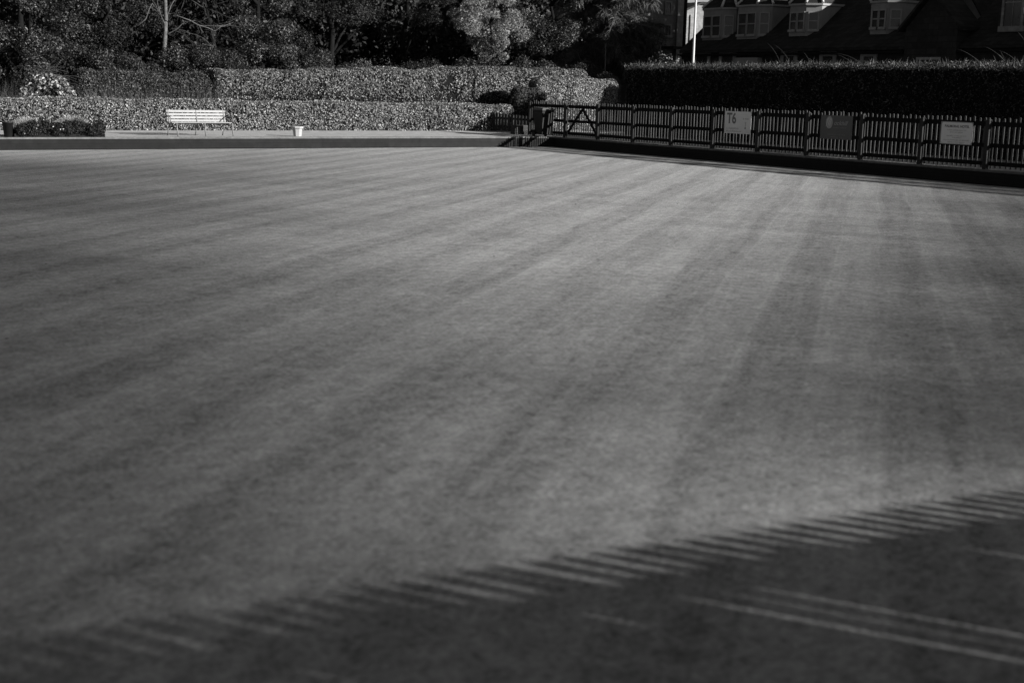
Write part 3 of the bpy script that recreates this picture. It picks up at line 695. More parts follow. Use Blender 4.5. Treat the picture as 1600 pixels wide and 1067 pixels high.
hedge('ragged_hedge', 'dark ragged overgrown hedge between the arching bush and the tall clipped hedge', 11.9, 17.1, 48.6, 50.0, ZB, 2.32, 36000, 0.07, M['ragged'], r=0.35, amp=0.13, seed=51, holes=0.5, wild=1.1)
P = np.stack([rng.uniform(2.1, 28.3, 5200), rng.uniform(45.4, 46.4, 5200), rng.uniform(1.31, 1.42, 5200)], 1); P[:, 2] += 0.025*np.sin(P[:, 0]*1.3)+0.02*np.sin(P[:, 0]*3.1+1)
leafobj('lit_rim_foliage', P, np.tile([0, -0.5, 0.7], (5200, 1)), 0.065, leafmat('lit_rim_leaf', 0.12, 0.36, 0.45, 0.4), low_hedge, wild=0.9)  # paler leaves on top: the hedge's sunlit edge put into the colour
hedge('shadow_shrub', 'dark shrub standing in for the cast shadow between the low hedge end and the sunlit hedge block', 28.5, 30.2, 45.3, 46.3, ZB, 2.15, 12000, 0.07, M['hedgedark'], r=0.5, amp=0.12, seed=61, cat='shrub')  # a dark bush; its bulk and tone also stand in for cast shadow
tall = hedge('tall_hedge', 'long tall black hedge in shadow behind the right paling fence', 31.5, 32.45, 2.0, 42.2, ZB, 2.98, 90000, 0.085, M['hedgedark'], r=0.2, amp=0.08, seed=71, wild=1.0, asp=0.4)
# pale shoots along the tall hedge's top
n = 7000
P = np.stack([rng.uniform(31.4, 32.5, n), rng.uniform(4, 42.2, n), np.full(n, 2.95)], 1); P[:, 2] += 0.06*nz(P, 2.5, 8)+rng.uniform(-0.1, 0.08, n)
D = np.stack([rng.normal(size=n)*0.5, rng.normal(size=n)*0.5, np.ones(n)], 1)
strands('shoots', P, D, rng.uniform(0.05, 0.26, n), 0.009, M['hedgetip'], tall, 3, 0.4)
P = np.stack([rng.uniform(31.4, 32.5, 5000), rng.uniform(4, 42.2, 5000), np.full(5000, 3.02)], 1); P[:, 2] += 0.06*nz(P, 2.5, 8)+rng.uniform(-0.08, 0.08, 5000)
leafobj('shoot_leaves', P, np.tile([0, 0, 1.0], (5000, 1)), 0.07, M['hedgetip'], tall, wild=1.0)
for yy in list(rng.uniform(24, 41, 10))+list(rng.uniform(20.5, 24.5, 16)):
    k = rng.uniform(-0.5, 0.5); L = rng.uniform(0.5, 1.25)
    pts = [(31.6, yy, 2.9)]; d = np.array([-0.25+rng.normal()*0.2, k+0.5, 1.0])
    for i in range(6): d = d/np.linalg.norm(d); pts.append(tuple(np.array(pts[-1])+d*L/6)); d = d+np.array([-0.06, 0.02, -0.12])
    mb = MB(); mb.tube(pts, [0.009, 0.008, 0.007, 0.006, 0.005, 0.004, 0.003], 4); mb.build('bramble_cane', M['twig'], tall)
for yy in rng.uniform(18, 41, 14):     # bramble canes hanging over the shaded face
    pts = [(31.5, yy, 3.0), (31.38, yy-0.1, 3.05), (31.3, yy-0.4, 2.85), (31.3, yy-0.8*rng.uniform(.5, 1.2), 2.4), (31.32, yy-1.0, 2.0)]
    mb = MB(); mb.tube(pts, 0.006, 4); mb.build('bramble_cane', M['twig'], tall)

# arching bush and dry grasses at the left
ab = thing('arching_bush', (10.6, 47.9, ZB), 'arching bush with big pale leaves above the left part of the low hedge', 'bush')
mb = MB()
for k in range(16):
    a0 = rng.uniform(9.7, 10.4); pts = [(a0, 47.8+rng.normal()*0.2, ZB)]; d = np.array([rng.normal()*0.12-0.05, rng.normal()*0.1, 1.0])
    for i in range(9):
        d /= np.linalg.norm(d); pts.append(tuple(np.array(pts[-1])+d*0.32)); d = d+np.array([0.05+0.035*i, 0, -0.06*i])
    mb.tube(pts, [0.014-0.001*i for i in range(10)], 4)
mb.build('stem', M['twig'], ab)
t = rng.uniform(0, 1, 1500)**0.8*pi*0.95; rr_ = rng.uniform(0.3, 1.0, 1500)**0.6*1.06
P = np.stack([10.62-0.95*np.cos(t)*rr_, 47.8+rng.normal(size=1500)*0.25, 1.15+0.98*np.sin(t)*rr_], 1)
leafobj('foliage', P, np.tile([0, -0.6, 0.6], (1500, 1)), 0.14, M['hedge'], ab, asp=0.6, wild=0.8, down=0.4)
cl = clumps((10.6, 48.0, 1.2), (0.85, 0.3, 0.7), 8, 0.3, 5)
P, N = blobpts(cl, 2600, 5); leafobj('inner_foliage', P, N, 0.12, M['ragged'], ab)
for i, (px, ln, nn, lab) in enumerate([(140, 0.75, 150, 'pale tuft of dry grass behind the low hedge right of the arching bush'),
                                 (207, 0.55, 70, 'thin pale dry grass tuft left of the pair behind the low hedge'),
                                 (219, 0.6, 70, 'middle dry grass tuft of the three behind the low hedge near the bench'),
                                 (234, 0.55, 80, 'rightmost pale dry grass tuft behind the low hedge near the bench')]):
    p = aty(px, 150, 47.4); tuft('dry_grass_tuft', lab, (p[0], 47.4, 1.0), (0.16, 0.12), nn, ln, 'dry', 'grass tuft', w=0.008, droop=0.35)
n = 2600
P = np.stack([rng.uniform(5.5, 10.0, n), rng.uniform(47.2, 48.6, n), np.full(n, ZB)], 1)
wg = thing('wild_grass', (8, 48, ZB), 'wild grey stand of tall grass at the far left above the low hedge', 'grass')
strands('blades', P, np.stack([rng.normal(size=n)*0.15, rng.normal(size=n)*0.15, np.ones(n)], 1), rng.uniform(0.9, 1.75, n), 0.007, leafmat('grey_grass', 0.03, 0.12, 0.8, 0.1), wg, 4, 0.4)
n = 1500
P = np.stack([rng.uniform(11.6, 17.5, n), rng.uniform(47.6, 48.6, n), np.full(n, ZB)], 1)
wg = thing('wild_grass', (14.5, 48, ZB), 'wispy tall grass growing through the dark ragged hedge', 'grass')
strands('blades', P, np.stack([rng.normal(size=n)*0.2, rng.normal(size=n)*0.15, np.ones(n)], 1), rng.uniform(0.9, 1.9, n), 0.006, leafmat('grey_grass_wisps', 0.03, 0.13, 0.8, 0.1), wg, 4, 0.45)

# ------------------------------------------------------------------ woodland
def at(px, Y): p = aty(px, 60, Y); return p[0]
def shrub(px, Y, top_py, wpx, mat, label, n, size, seed, name='woodland_shrub'):
    x = at(px, Y); zt = aty(px, top_py, Y)[2]; w = wpx/F_PX*Y*1.12
    c = (x, Y, ZB+(zt-ZB)*0.52)
    tree(name, label, 'shrub', (x, Y, ZB), 0.06, c, (w*0.5, 0.9, (zt-ZB)*0.42), 12, 0.55, n, size, mat, seed, gaps=0.5)
shrub(15, 52.5, 72, 120, 'shrub', 'dim shrub at the far left edge above the wild grass', 9000, 0.10, 201)
shrub(100, 53.0, 68, 110, 'ever', 'black shrub above the arching bush', 9000, 0.09, 202)
shrub(180, 52.3, 78, 110, 'shrub', 'speckled shrub above the dry grass tuft left of the birch trunk', 10000, 0.09, 203)
shrub(262, 52.6, 70, 90, 'ivy', 'ivy mound around the foot of the pale birch', 9000, 0.10, 204)
shrub(335, 52.2, 62, 110, 'shrub', 'fine leaved shrub below the bare drooping branches', 12000, 0.07, 205)
shrub(420, 52.4, 58, 110, 'ivy', 'glossy speckled shrub above the left end of the tall hedge', 12000, 0.10, 206)
shrub(510, 52.2, 66, 110, 'shrub', 'glinting shrub under the left black evergreen', 11000, 0.085, 207)
shrub(585, 53.0, 64, 100, 'cedar', 'smooth dark rounded shrub under the black evergreens', 10000, 0.07, 208)
shrub(665, 52.4, 64, 110, 'ever', 'smooth dim shrub left of the sunlit leafy tree', 10000, 0.07, 209)
shrub(760, 53.0, 78, 90, 'shrub', 'low tangled shrub beneath the sunlit leafy tree', 8000, 0.08, 210)
shrub(835, 52.0, 62, 100, 'ivy', 'speckled broad leaved shrub left of the thin trunk under the cedar', 11000, 0.095, 211)
shrub(905, 53.0, 80, 90, 'shrub', 'shrub behind the thin pale trunk above the hedge end', 7000, 0.08, 212)

def wtree(px, Y, cpy, Rpx, mat, label, ncl, clsz, n, size, seed, name='tree', tr=0.22, **k):
    x = at(px, Y); c = aty(px, cpy, Y); s = Y*1.15/F_PX
    R = (Rpx[0]*s, min(2.2, Rpx[0]*s*0.8), Rpx[1]*s)
    tree(name, label, 'tree', (x, Y, ZB), tr, c, R, ncl, clsz, n, size, mat, seed, **k)
wtree(35, 57, -10, (110, 100), 'ivy', 'dark ivy clad tree filling the top left corner', 26, 0.85, 26000, 0.10, 301, 'ivy_tree')
wtree(165, 58, -5, (90, 90), 'ever', 'black tree just left of the white birch', 24, 0.8, 22000, 0.09, 302, 'evergreen_tree')
wtree(405, 57, 0, (70, 85), 'ivy', 'glinting holly-like tree right of the bare drooping branches', 22, 0.7, 24000, 0.10, 303, 'holly_tree')
wtree(515, 60, -25, (90, 100), 'ever', 'left one of the two black evergreens in the middle', 26, 0.9, 26000, 0.09, 304, 'evergreen_tree', squash=0.6)
wtree(635, 59, -20, (95, 95), 'ever', 'right one of the two black evergreens, next to the sunlit tree', 28, 0.8, 30000, 0.07, 305, 'evergreen_tree', squash=0.6)
wtree(768, 55, 22, (66, 72), 'bright', 'sunlit pale leafy tree standing out among the black trees', 100, 0.33, 36000, 0.075, 306, 'leafy_tree', tr=0.12, gaps=0.75)
wtree(862, 57, 25, (70, 85), 'ivy', 'dim broad leaved tree between the sunlit tree and the drooping cedar', 34, 0.7, 26000, 0.085, 307, 'broadleaf_tree')

# twisted bare branch above the hedge under the sunlit tree
fb = thing('fallen_branch', tuple(aty(775, 92, 51.2)), 'pale forked dead branch lying over the tall hedge below the sunlit tree', 'branch')
mb = MB(); p0 = aty(758, 93, 51.2)
branches(mb, p0-np.array([0, 0, 0.1]), (1, 0.1, 0.15), 0.85, 0.035, 2, 0.25, 0.0, 2, 0.6, 6); mb.build('wood', M['twig'], fb)
# birch
bxx = at(256, 55.0)
bi = thing('birch_tree', (bxx, 55.0, ZB), 'pale birch trunk with bare branches against the dark wood', 'tree')
mb = MB(); pts = [np.array([bxx+0.05*sin(i*1.3)+0.012*i*i*0.15, 55.0, ZB-0.2+i*0.75]) for i in range(13)]
mb.tube(pts, [0.125-0.007*i for i in range(13)], 10); mb.build('trunk', M['birch'], bi)
mb = MB()
for zi, d, L, rad in ((5, (0.8, -0.2, 0.35), 1.5, 0.03), (5, (-0.35, 0, 1.0), 1.8, 0.03), (6, (0.5, -0.1, 0.9), 2.0, 0.045), (7, (-0.8, -0.3, 0.4), 2.0, 0.04), (7, (0.9, 0, 0.5), 2.0, 0.04), (8, (0.3, -.4, 0.9), 2, 0.04), (9, (-0.5, 0, 1), 2, 0.035), (10, (0.6, 0, 0.8), 2, 0.03)):
    branches(mb, pts[zi], d, L, min(rad, 0.03), 2, 0.22, 0.03, 3, 0.55, 7)
p = aty(215, 82, 54.6); q = aty(255, 52, 54.9)
mb.build('limb', M['birch'], bi)
# bare spreading tree right of the birch
bxx = at(345, 56.0)
bt2 = thing('bare_tree', (bxx, 56.0, ZB), 'leafless tree with thin drooping grey branches right of the birch', 'tree')
mb = MB(); pts = wander((bxx, 56, ZB-0.2), (0.02, 0, 1), 8.5, 10, 0.05); mb.tube(pts, [0.13-0.010*i for i in range(11)], 8); mb.build('trunk', M['bark'], bt2)
mb = MB()
for k in range(22):
    i = rng.integers(4, 10); a = rng.uniform(0, 6.28)
    branches(mb, pts[i], (cos(a), sin(a)*0.7-0.35, 0.25), rng.uniform(1.4, 2.6), 0.028, 2, 0.2, -0.07, 3, 0.5, 7)
mb.build('limb', M['twig'], bt2)
# a long lit bough crossing below
mb = MB(); P0 = [aty(276, 25, 54.4), aty(296, 32, 54.4), aty(311, 40, 54.4), aty(325, 44, 54.4), aty(336, 49, 54.4), aty(346, 42, 54.5)]
mb.tube(P0, [0.022, 0.022, 0.02, 0.017, 0.013, 0.008], 5); mb.tube([P0[2], aty(330, 41, 54.5), aty(350, 41, 54.6), aty(365, 35, 54.7)], [0.014, 0.012, 0.01, 0.006], 5)
mb.tube([P0[2], aty(315, 48, 54.4), aty(318, 52, 54.4)], [0.013, 0.01, 0.006], 5)
mb.tube([aty(215, 41, 54.4), aty(228, 30, 54.4), aty(233, 15, 54.4), aty(238, 6, 54.4), aty(244, 14, 54.5)], [0.012, 0.018, 0.02, 0.016, 0.01], 5)
mb.build('low_bough', M['birch'], bt2)

# cedar with drooping sprays
cxx = at(955, 56.5)
ce = thing('cedar_tree', (cxx, 56.5, ZB), 'drooping feathery cedar beside the tall brick house', 'tree')
mb = MB(); pts = [np.array([cxx+0.03*i, 56.5, ZB-0.2+i*0.9]) for i in range(12)]; mb.tube(pts, [0.28-0.02*i for i in range(12)], 9); mb.build('trunk', M['bark'], ce)
mb = MB(); SB, SD = [], []
for k in range(130):
    zi = rng.uniform(2.6, 8.6); a = rng.uniform(0, 6.28); L = rng.uniform(1.5, 3.3)*(1.0-0.02*zi)
    d = np.array([cos(a), sin(a), 0.25]); q = wander((cxx, 56.5, zi), d, L, 8, 0.1, -0.10)
    mb.tube(q, [0.035-0.0037*i for i in range(9)], 4)
    for j in range(1, 9):
        m_ = 44
        f_ = rng.uniform(size=(m_, 1)); base = q[j-1]*(1-f_)+q[j]*f_
        SB.append(base+rng.normal(size=(m_, 3))*0.05); dd = rng.normal(size=(m_, 3))*0.6+np.array([d[0]*0.5, d[1]*0.5, -0.35]); SD.append(dd)
mb.build('limb', M['twig'], ce)
SB = np.concatenate(SB); SD = np.concatenate(SD)
strands('crown', SB, SD, rng.uniform(0.25, 0.75, len(SB)), 0.017, M['cedar'], ce, 3, 0.9)
P = SB[rng.uniform(size=len(SB)) < 0.7]; leafobj('inner_crown', P-np.array([0, 0, 0.15]), np.tile([0, 0, 1.0], (len(P), 1)), 0.20, M['cedar'], ce, asp=0.22, down=1.5)
# thin pale trunks by the cedar
for px, y0_, y1_, Y, lab in ((947, 110, 68, 53.5, 'thin pale sapling trunk under the cedar above the hedge end'), (1033, 100, 70, 50.0, 'thin pale sapling below the tall house window')):
    x = at(px, Y); s = thing('sapling', (x, Y, ZB), lab, 'tree'); mb = MB(); zt = aty(px, y1_, Y)[2]
    mb.tube([(x, Y, ZB-0.1), (x+0.02, Y, (ZB+zt)/2), (x-0.01, Y, zt)], [0.045, 0.04, 0.03], 7); mb.build('trunk', M['birch'], s)
    P, N = blobpts([(x, Y, zt+0.25, 0.28, 0.28, 0.35)], 350, 77, 0.3); leafobj('crown', P, N, 0.07, M['shrub'], s)
shrub(1037, 46.5, 88, 34, 'hedgeup', 'small sunlit leafy shoots bush at the near end of the tall black hedge', 1100, 0.08, 231, 'hedge_end_bush')
# grey conical cypress in the gap
x = at(957, 50.5)
tree('cypress', 'small soft grey cypress in the gap between hedge block and tall hedge', 'tree', (x, 50.5, ZB), 0.08, (x, 50.5, 1.6), (0.4, 0.4, 1.15), 9, 0.4, 9000, 0.07, 'cedar', 401, gaps=0.1)
# far wood behind, one mass
cl = []
for k in range(110):
    x = rng.uniform(-6, 60); y = rng.uniform(66, 78); zc = rng.uniform(1.5, 10)
    cl.append((x, y, zc, rng.uniform(1.6, 2.6), rng.uniform(1.4, 2.2), rng.uniform(1.4, 2.4)))
for k in range(70):
    cl.append((-6+k*0.98, 80+rng.normal(), rng.uniform(2, 9), 2.6, 1.6, 3.4))
cl = [c for c in cl if c[0] < 0.79*c[1]]
P, N = blobpts(cl, 130000, 500, 0.75)
V, F = leaves(P, N, 0.34, 0.6, 0.8)
# inside of the wood: a lumpy dark mass
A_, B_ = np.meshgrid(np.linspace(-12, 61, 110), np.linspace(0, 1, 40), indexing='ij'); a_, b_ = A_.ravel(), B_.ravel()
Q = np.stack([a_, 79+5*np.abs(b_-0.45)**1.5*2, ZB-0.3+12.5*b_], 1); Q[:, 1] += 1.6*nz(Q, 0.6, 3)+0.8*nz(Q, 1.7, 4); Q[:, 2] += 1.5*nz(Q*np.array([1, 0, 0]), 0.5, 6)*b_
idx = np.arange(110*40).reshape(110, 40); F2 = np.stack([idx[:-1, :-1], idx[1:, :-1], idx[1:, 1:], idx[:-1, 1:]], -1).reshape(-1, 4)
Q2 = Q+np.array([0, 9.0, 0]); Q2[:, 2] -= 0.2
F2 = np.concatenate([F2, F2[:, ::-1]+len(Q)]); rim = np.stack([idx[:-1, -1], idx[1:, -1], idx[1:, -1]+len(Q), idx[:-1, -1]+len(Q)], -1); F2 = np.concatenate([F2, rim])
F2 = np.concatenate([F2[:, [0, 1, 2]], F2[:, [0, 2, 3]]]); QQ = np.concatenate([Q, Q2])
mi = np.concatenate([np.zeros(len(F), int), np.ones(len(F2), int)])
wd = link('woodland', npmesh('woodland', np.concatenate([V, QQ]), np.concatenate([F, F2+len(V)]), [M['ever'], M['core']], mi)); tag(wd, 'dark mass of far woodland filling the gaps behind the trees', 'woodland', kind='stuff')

# ------------------------------------------------------------------ houses
def quadwall(mb, pts): mb.poly(pts)
def sash(parent, o, u, nrm, w, h, split=True, fw=0.06, frame='trim', name='sash_window', muntin=False):
    """window: o lower corner, u unit along the wall, nrm outward"""
    o = np.array(o, float); u = np.array(u, float); n = np.array(nrm, float); up = np.array([0, 0, 1.0])
    mb = MB()
    def bar(a0, a1, b0, b1, d0=0.0, d1=0.05):
        c = o+u*(a0+a1)/2+up*(b0+b1)/2+n*(d0+d1)/2; mb.obox(c, u*(a1-a0)/2, n*(d1-d0)/2, up*(b1-b0)/2)
    bar(-fw, 0, -fw, h+fw); bar(w, w+fw, -fw, h+fw); bar(0, w, h, h+fw, 0, 0.048); bar(-fw*1.5, w+fw*1.5, -fw*1.9, -fw*0.0-0.001, 0.002, 0.10)
    if split: bar(0.0, w, h*0.5-0.025, h*0.5+0.025, 0.0, 0.035)
    if muntin: bar(w/2-0.012, w/2+0.012, 0.0, h, 0.0, 0.03)
    p = o+n*0.012; q = [p, p+u*w, p+u*w+up*h, p+up*h]
    if parent.parent is not None:            # already a part: frame and pane stay one sub-part
        k = len(mb.f); mb.poly(q); me = mb.mesh(name, M[frame]); me.materials.append(M['glass']); me.polygons[k].material_index = 1
        return link(name, me, parent)
    f = mb.build(name, M[frame], parent)
    mb = MB(); mb.poly(q); mb.build('pane', M['glass'], f)
    return f
XH = 42.0
def yeave(px, py=74): return atx(px, py, XH)[1]
ZE = 4.12; RP = 0.80     # eave height and roof slope (45 degrees)
def gable_roof(name, y0, y1, x0, ze, xr, parent, mat='slate', over=0.25, t=0.14):
    """ridge along y"""
    zr = ze+(xr-x0)*RP; x2 = 2*xr-x0
    mb = MB()
    prof = [(x0-over, ze-over*RP), (xr, zr), (x2+over, ze-over*RP), (x2+over, ze-over*RP+t), (xr, zr+t*1.3), (x0-over, ze-over*RP+t)]
    mb.hull([(a, y0, b) for a, b in prof], [(a, y1, b) for a, b in prof]); return mb.build(name, M[mat], parent)
def dormer(house, yc, xf, zb, zt, wf=1.25, ch=0.50, lit=0, back=2.6):
    """canted dormer: front facet parallel to y, 45 degree chamfers, hipped roof with pale hip flashings"""
    y0, y1 = yc-wf/2, yc+wf/2
    ring = [(xf, y1), (xf, y0), (xf+ch, y0-ch), (xf+back, y0-ch), (xf+back, y1+ch), (xf+ch, y1+ch)]
    mb = MB(); mb.hull([(a, b, zb) for a, b in ring], [(a, b, zt) for a, b in ring]); body = mb.build('dormer', M['boards'], house)
    # windows
    ww = (wf-0.30)/2; h = zt-zb-0.62
    sash(body, (xf-0.002, y0+0.10+ww, zb+0.30), (0, -1, 0), (-1, 0, 0), ww, h); sash(body, (xf-0.002, y0+0.20+2*ww, zb+0.30), (0, -1, 0), (-1, 0, 0), ww, h)
    u = np.array([1, -1, 0])/math.sqrt(2); n = np.array([-1, -1, 0])/math.sqrt(2); L = ch*math.sqrt(2)
    o = np.array([xf, y0, zb+0.30])+u*0.16+n*0.002
    sash(body, o, u, n, L-0.32, h)
    # cornice
    e = 0.07
    ov = [(xf-e, y1+e*0.4), (xf-e, y0-e*0.4), (xf+ch-e*0.4, y0-ch-e), (xf+back, y0-ch-e), (xf+back, y1+ch+e), (xf+ch-e*0.4, y1+ch+e)]
    mb = MB(); mb.hull([(a, b, zt+0.002) for a, b in ov], [(a, b, zt+0.09) for a, b in ov]); mb.build('cornice', M['trim'], body)
    apex = np.array([xf+ch+0.55, yc, zt+1.25]); rear = np.array([xf+back+1.0, yc, zt+1.25])
    zq = zt+0.092; P = [np.array([a, b, zq]) for a, b in ov]
    mb = MB(); mb.poly([P[0], P[1], apex]); mb.poly([P[1], P[2], apex]); mb.poly([P[2], P[3], rear, apex]); mb.poly([P[4], P[5], apex, rear]); mb.poly([P[5], P[0], apex])
    mb.build('dormer_roof', M['slate'], body)
    mb = MB()
    for q in (P[0], P[1], P[2], P[5]):
        mb.tube([q+np.array([0, 0, 0.02]), (q+apex)/2+np.array([0, 0, 0.03]), apex+np.array([0, 0, 0.03])], 0.065, 6)
    mb.build('hip_flashing', M['lead'], body)
    return body
def lower_window(house, px0, px1, pyt, w=None):
    y1_, y0_ = yeave(px0, pyt), yeave(px1, pyt); zt = atx((px0+px1)/2, pyt, XH)[2]
    return sash(house, (XH-0.004, y1_-0.2, zt-1.55), (0, -1, 0), (-1, 0, 0), (y1_-y0_)-0.4, 1.35, True, 0.2, 'render')

# terrace house with four dormers
yl, yr = yeave(1068, 76), yeave(1421, 70)
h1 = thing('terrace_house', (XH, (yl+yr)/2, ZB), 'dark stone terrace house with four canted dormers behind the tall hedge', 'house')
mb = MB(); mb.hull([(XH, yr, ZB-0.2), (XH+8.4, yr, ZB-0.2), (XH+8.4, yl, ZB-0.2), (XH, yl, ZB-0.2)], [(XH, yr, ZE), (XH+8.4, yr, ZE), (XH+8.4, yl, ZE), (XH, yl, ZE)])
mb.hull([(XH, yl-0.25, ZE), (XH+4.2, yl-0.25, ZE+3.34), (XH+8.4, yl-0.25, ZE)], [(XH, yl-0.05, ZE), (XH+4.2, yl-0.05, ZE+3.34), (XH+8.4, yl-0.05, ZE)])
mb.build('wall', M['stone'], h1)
gable_roof('roof', yr, yl, XH, ZE, XH+4.2, h1)
mb = MB(); mb.box(XH-0.38, XH-0.26, yr, yl, ZE-0.36, ZE-0.25, 0.02); mb.build('gutter', M['rail'], h1)
for px in (1098, 1138, 1234, 1295, 1359): lower_window(h1, px-13, px+13, 81)
ya, yb = yeave(1157), yeave(1192)
mb = MB(); mb.box(XH-0.30, XH-0.003, yb, ya, ZB, ZE-0.45); mb.build('porch_wall', M['render'], h1)
# dormers: front facet px span, base and eave px
XD = XH+0.35
for (pa, pb, pyt, pyb) in ((1099, 1128, 16, 66), (1153, 1183, 11, 64), (1234, 1259, 9.5, 57), (1361, 1386, 5, 54)):
    A = atx(pa, 30, XD); Bq = atx(pb, 30, XD); zt = atx((pa+pb)/2, pyt, XD)[2]; zb = atx((pa+pb)/2, pyb, XD)[2]
    dormer(h1, (A[1]+Bq[1])/2, XD, zb, zt, wf=A[1]-Bq[1], ch=0.48)
# front facing gable wing at its right end
yA, yB = yeave(1424), yeave(1506, 60)
wing = thing('gabled_house', (XH, (yA+yB)/2, ZB), 'black shadowed gable-fronted house between the four-dormer terrace and the end house', 'house')
yc = (yA+yB)/2; gw = yc-yB; zE2 = 4.75
mb = MB(); x0 = XH-0.4
mb.hull([(x0, yB, ZB-0.2), (x0, yA, ZB-0.2), (x0, yA, zE2), (x0, yc, zE2+gw*1.0), (x0, yB, zE2)], [(x0+1.2, yB, ZB-0.2), (x0+1.2, yA, ZB-0.2), (x0+1.2, yA, zE2), (x0+1.2, yc, zE2+gw*1.0), (x0+1.2, yB, zE2)])
mb.build('wall', M['stone'], wing)
mb = MB()
for s in (1, -1):
    e_ = np.array([0, s*1.0, -1.0]); a = np.array([x0-0.2, yc, zE2+gw+0.1]); b = a+e_*(gw+0.25)
    mb.hull([a, b, b+np.array([1.4, 0, 0]), a+np.array([1.4, 0, 0])], [a+np.array([0, 0, 0.14]), b+np.array([0, 0, 0.14]), b+np.array([1.4, 0, .14]), a+np.array([1.4, 0, .14])])
mb.build('roof', M['slate'], wing)
sash(wing, (x0-0.004, yc+0.5, 2.2), (0, -1, 0), (-1, 0, 0), 1.0, 1.3, True, 0.1)
# end house
yl2, yr2 = yeave(1497, 68), yeave(1760, 62)
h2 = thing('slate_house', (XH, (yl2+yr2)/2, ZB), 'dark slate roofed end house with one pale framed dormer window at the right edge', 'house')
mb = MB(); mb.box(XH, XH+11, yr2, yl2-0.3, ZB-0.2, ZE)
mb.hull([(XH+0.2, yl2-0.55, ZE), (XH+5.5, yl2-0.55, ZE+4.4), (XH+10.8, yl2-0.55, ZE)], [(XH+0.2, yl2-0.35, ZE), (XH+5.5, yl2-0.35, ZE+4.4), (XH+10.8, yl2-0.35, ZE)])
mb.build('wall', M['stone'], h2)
gable_roof('roof', yr2, yl2, XH, ZE, XH+5.5, h2)
mb = MB(); mb.box(XH-0.38, XH-0.26, yr2, yl2, ZE-0.36, ZE-0.25, 0.02); mb.build('gutter', M['rail'], h2)
A = atx(1568, 20, XD); Bq = atx(1598, 20, XD)
zt = atx(1583, -22, XD)[2]; zb = atx(1583, 52, XD)[2]; wy = A[1]-Bq[1]
mb = MB(); mb.box(XD, XD+3.2, Bq[1]-0.15, A[1]+0.2, zb, zt, 0.0); body = mb.build('dormer', M['slate'], h2)
sash(body, (XD-0.003, A[1]-0.05, zb+0.25), (0, -1, 0), (-1, 0, 0), wy*0.9, 1.75, True, 0.11, 'ashlar', muntin=True)
mb = MB(); mb.hull([(XD-0.2, Bq[1]-0.3, zt), (XD-0.2, A[1]+0.35, zt), (XD+3.2, A[1]+0.35, zt), (XD+3.2, Bq[1]-0.3, zt)], [(XD, (A[1]+Bq[1])/2-0.1, zt+1.0), (XD, (A[1]+Bq[1])/2+0.1, zt+1.0), (XD+3.2, (A[1]+Bq[1])/2+0.1, zt+1.0), (XD+3.2, (A[1]+Bq[1])/2-0.1, zt+1.0)]); mb.build('dormer_roof', M['slate'], body)
# pale gabled house seen between the roofs
XB = 45.6
ya_, yb_ = atx(1474, 15, XB)[1], atx(1533, 25, XB)[1]; za_, zb_ = atx(1474, 15, XB)[2], atx(1533, 25, XB)[2]; yc = (ya_+yb_)/2; zt = max(za_, zb_)+1.0
pg = thing('pale_house', (XB, yc, ZB), 'pale rendered gable glimpsed in the notch between two dark roofs', 'house')
mb = MB(); q = [(yb_, ZB), (ya_, ZB), (ya_, za_), (yc, zt), (yb_, zb_)]; mb.hull([(XB, a, b) for a, b in q], [(XB+5, a, b) for a, b in q]); mb.build('wall', M['render'], pg)
mb = MB()
for yq, zq in ((ya_+0.05, za_-0.05), (yb_-0.05, zb_-0.05)):
    mb.hull([(XB-0.08, yc, zt+0.003), (XB-0.08, yq, zq+0.003), (XB+5.1, yq, zq+0.003), (XB+5.1, yc, zt+0.003)], [(XB-0.08, yc, zt+0.08), (XB-0.08, yq, zq+0.08), (XB+5.1, yq, zq+0.08), (XB+5.1, yc, zt+0.08)])
mb.build('roof', M['slate'], pg)
XL = 47.5
y1b, y0b = atx(1515, 12, XL)[1], atx(1552, 12, XL)[1]; zt = atx(1535, 7.5, XL)[2]
lh = thing('low_outbuilding', (XL, (y0b+y1b)/2, ZB), 'small outbuilding with a pale coping right of the pale gable', 'outbuilding')
mb = MB(); mb.box(XL, XL+4, y0b-0.8, y1b, ZB, zt-0.20); mb.build('wall', M['render'], lh)
mb = MB(); mb.box(XL-0.1, XL+4.1, y0b-0.9, y1b+0.1, zt-0.198, zt); mb.build('coping', M['lead'], lh)

# tall brick house at the end of the lane
YT = 56.5
xa, xb = aty(1015, 40, YT)[0], aty(1072, 40, YT)[0]
th = thing('tall_house', (xb-2, YT, ZB), 'tall brick house with small windows rising beside the cedar', 'house')
mb = MB(); mb.box(xa-1, xb, YT, YT+8, ZB-0.2, 11); mb.build('wall', M['brick'], th)
mb = MB(); xq = aty(1056, 40, YT)[0]; mb.box(xq, xb-0.30, YT-0.12, YT-0.003, ZB, 10.8); mb.build('pier', M['ashlar'], th)
mb = MB(); mb.tube([(xb-0.15, YT-0.08, ZB), (xb-0.15, YT-0.08, 10.9)], 0.09, 8); mb.build('downpipe', M['rail'], th)
for px0, px1, pyt, pyb in ((1039.5, 1047, 4, 20), (1038, 1046.5, 40, 55)):
    a = aty(px0, pyb, YT); b = aty(px1, pyb, YT); t_ = aty(px0, pyt, YT)
    sash(th, (a[0], YT-0.003, a[2]), (1, 0, 0), (0, -1, 0), b[0]-a[0], t_[2]-a[2], False, 0.07, 'ashlar', 'window')
mb = MB(); c1, c2 = aty(1030, 73, YT), aty(1054, 84, YT); mb.box(c1[0], c2[0], YT-1.2, YT-0.005, c1[2]-0.12, c1[2], 0.01); mb.build('porch_roof', M['slate'], th)
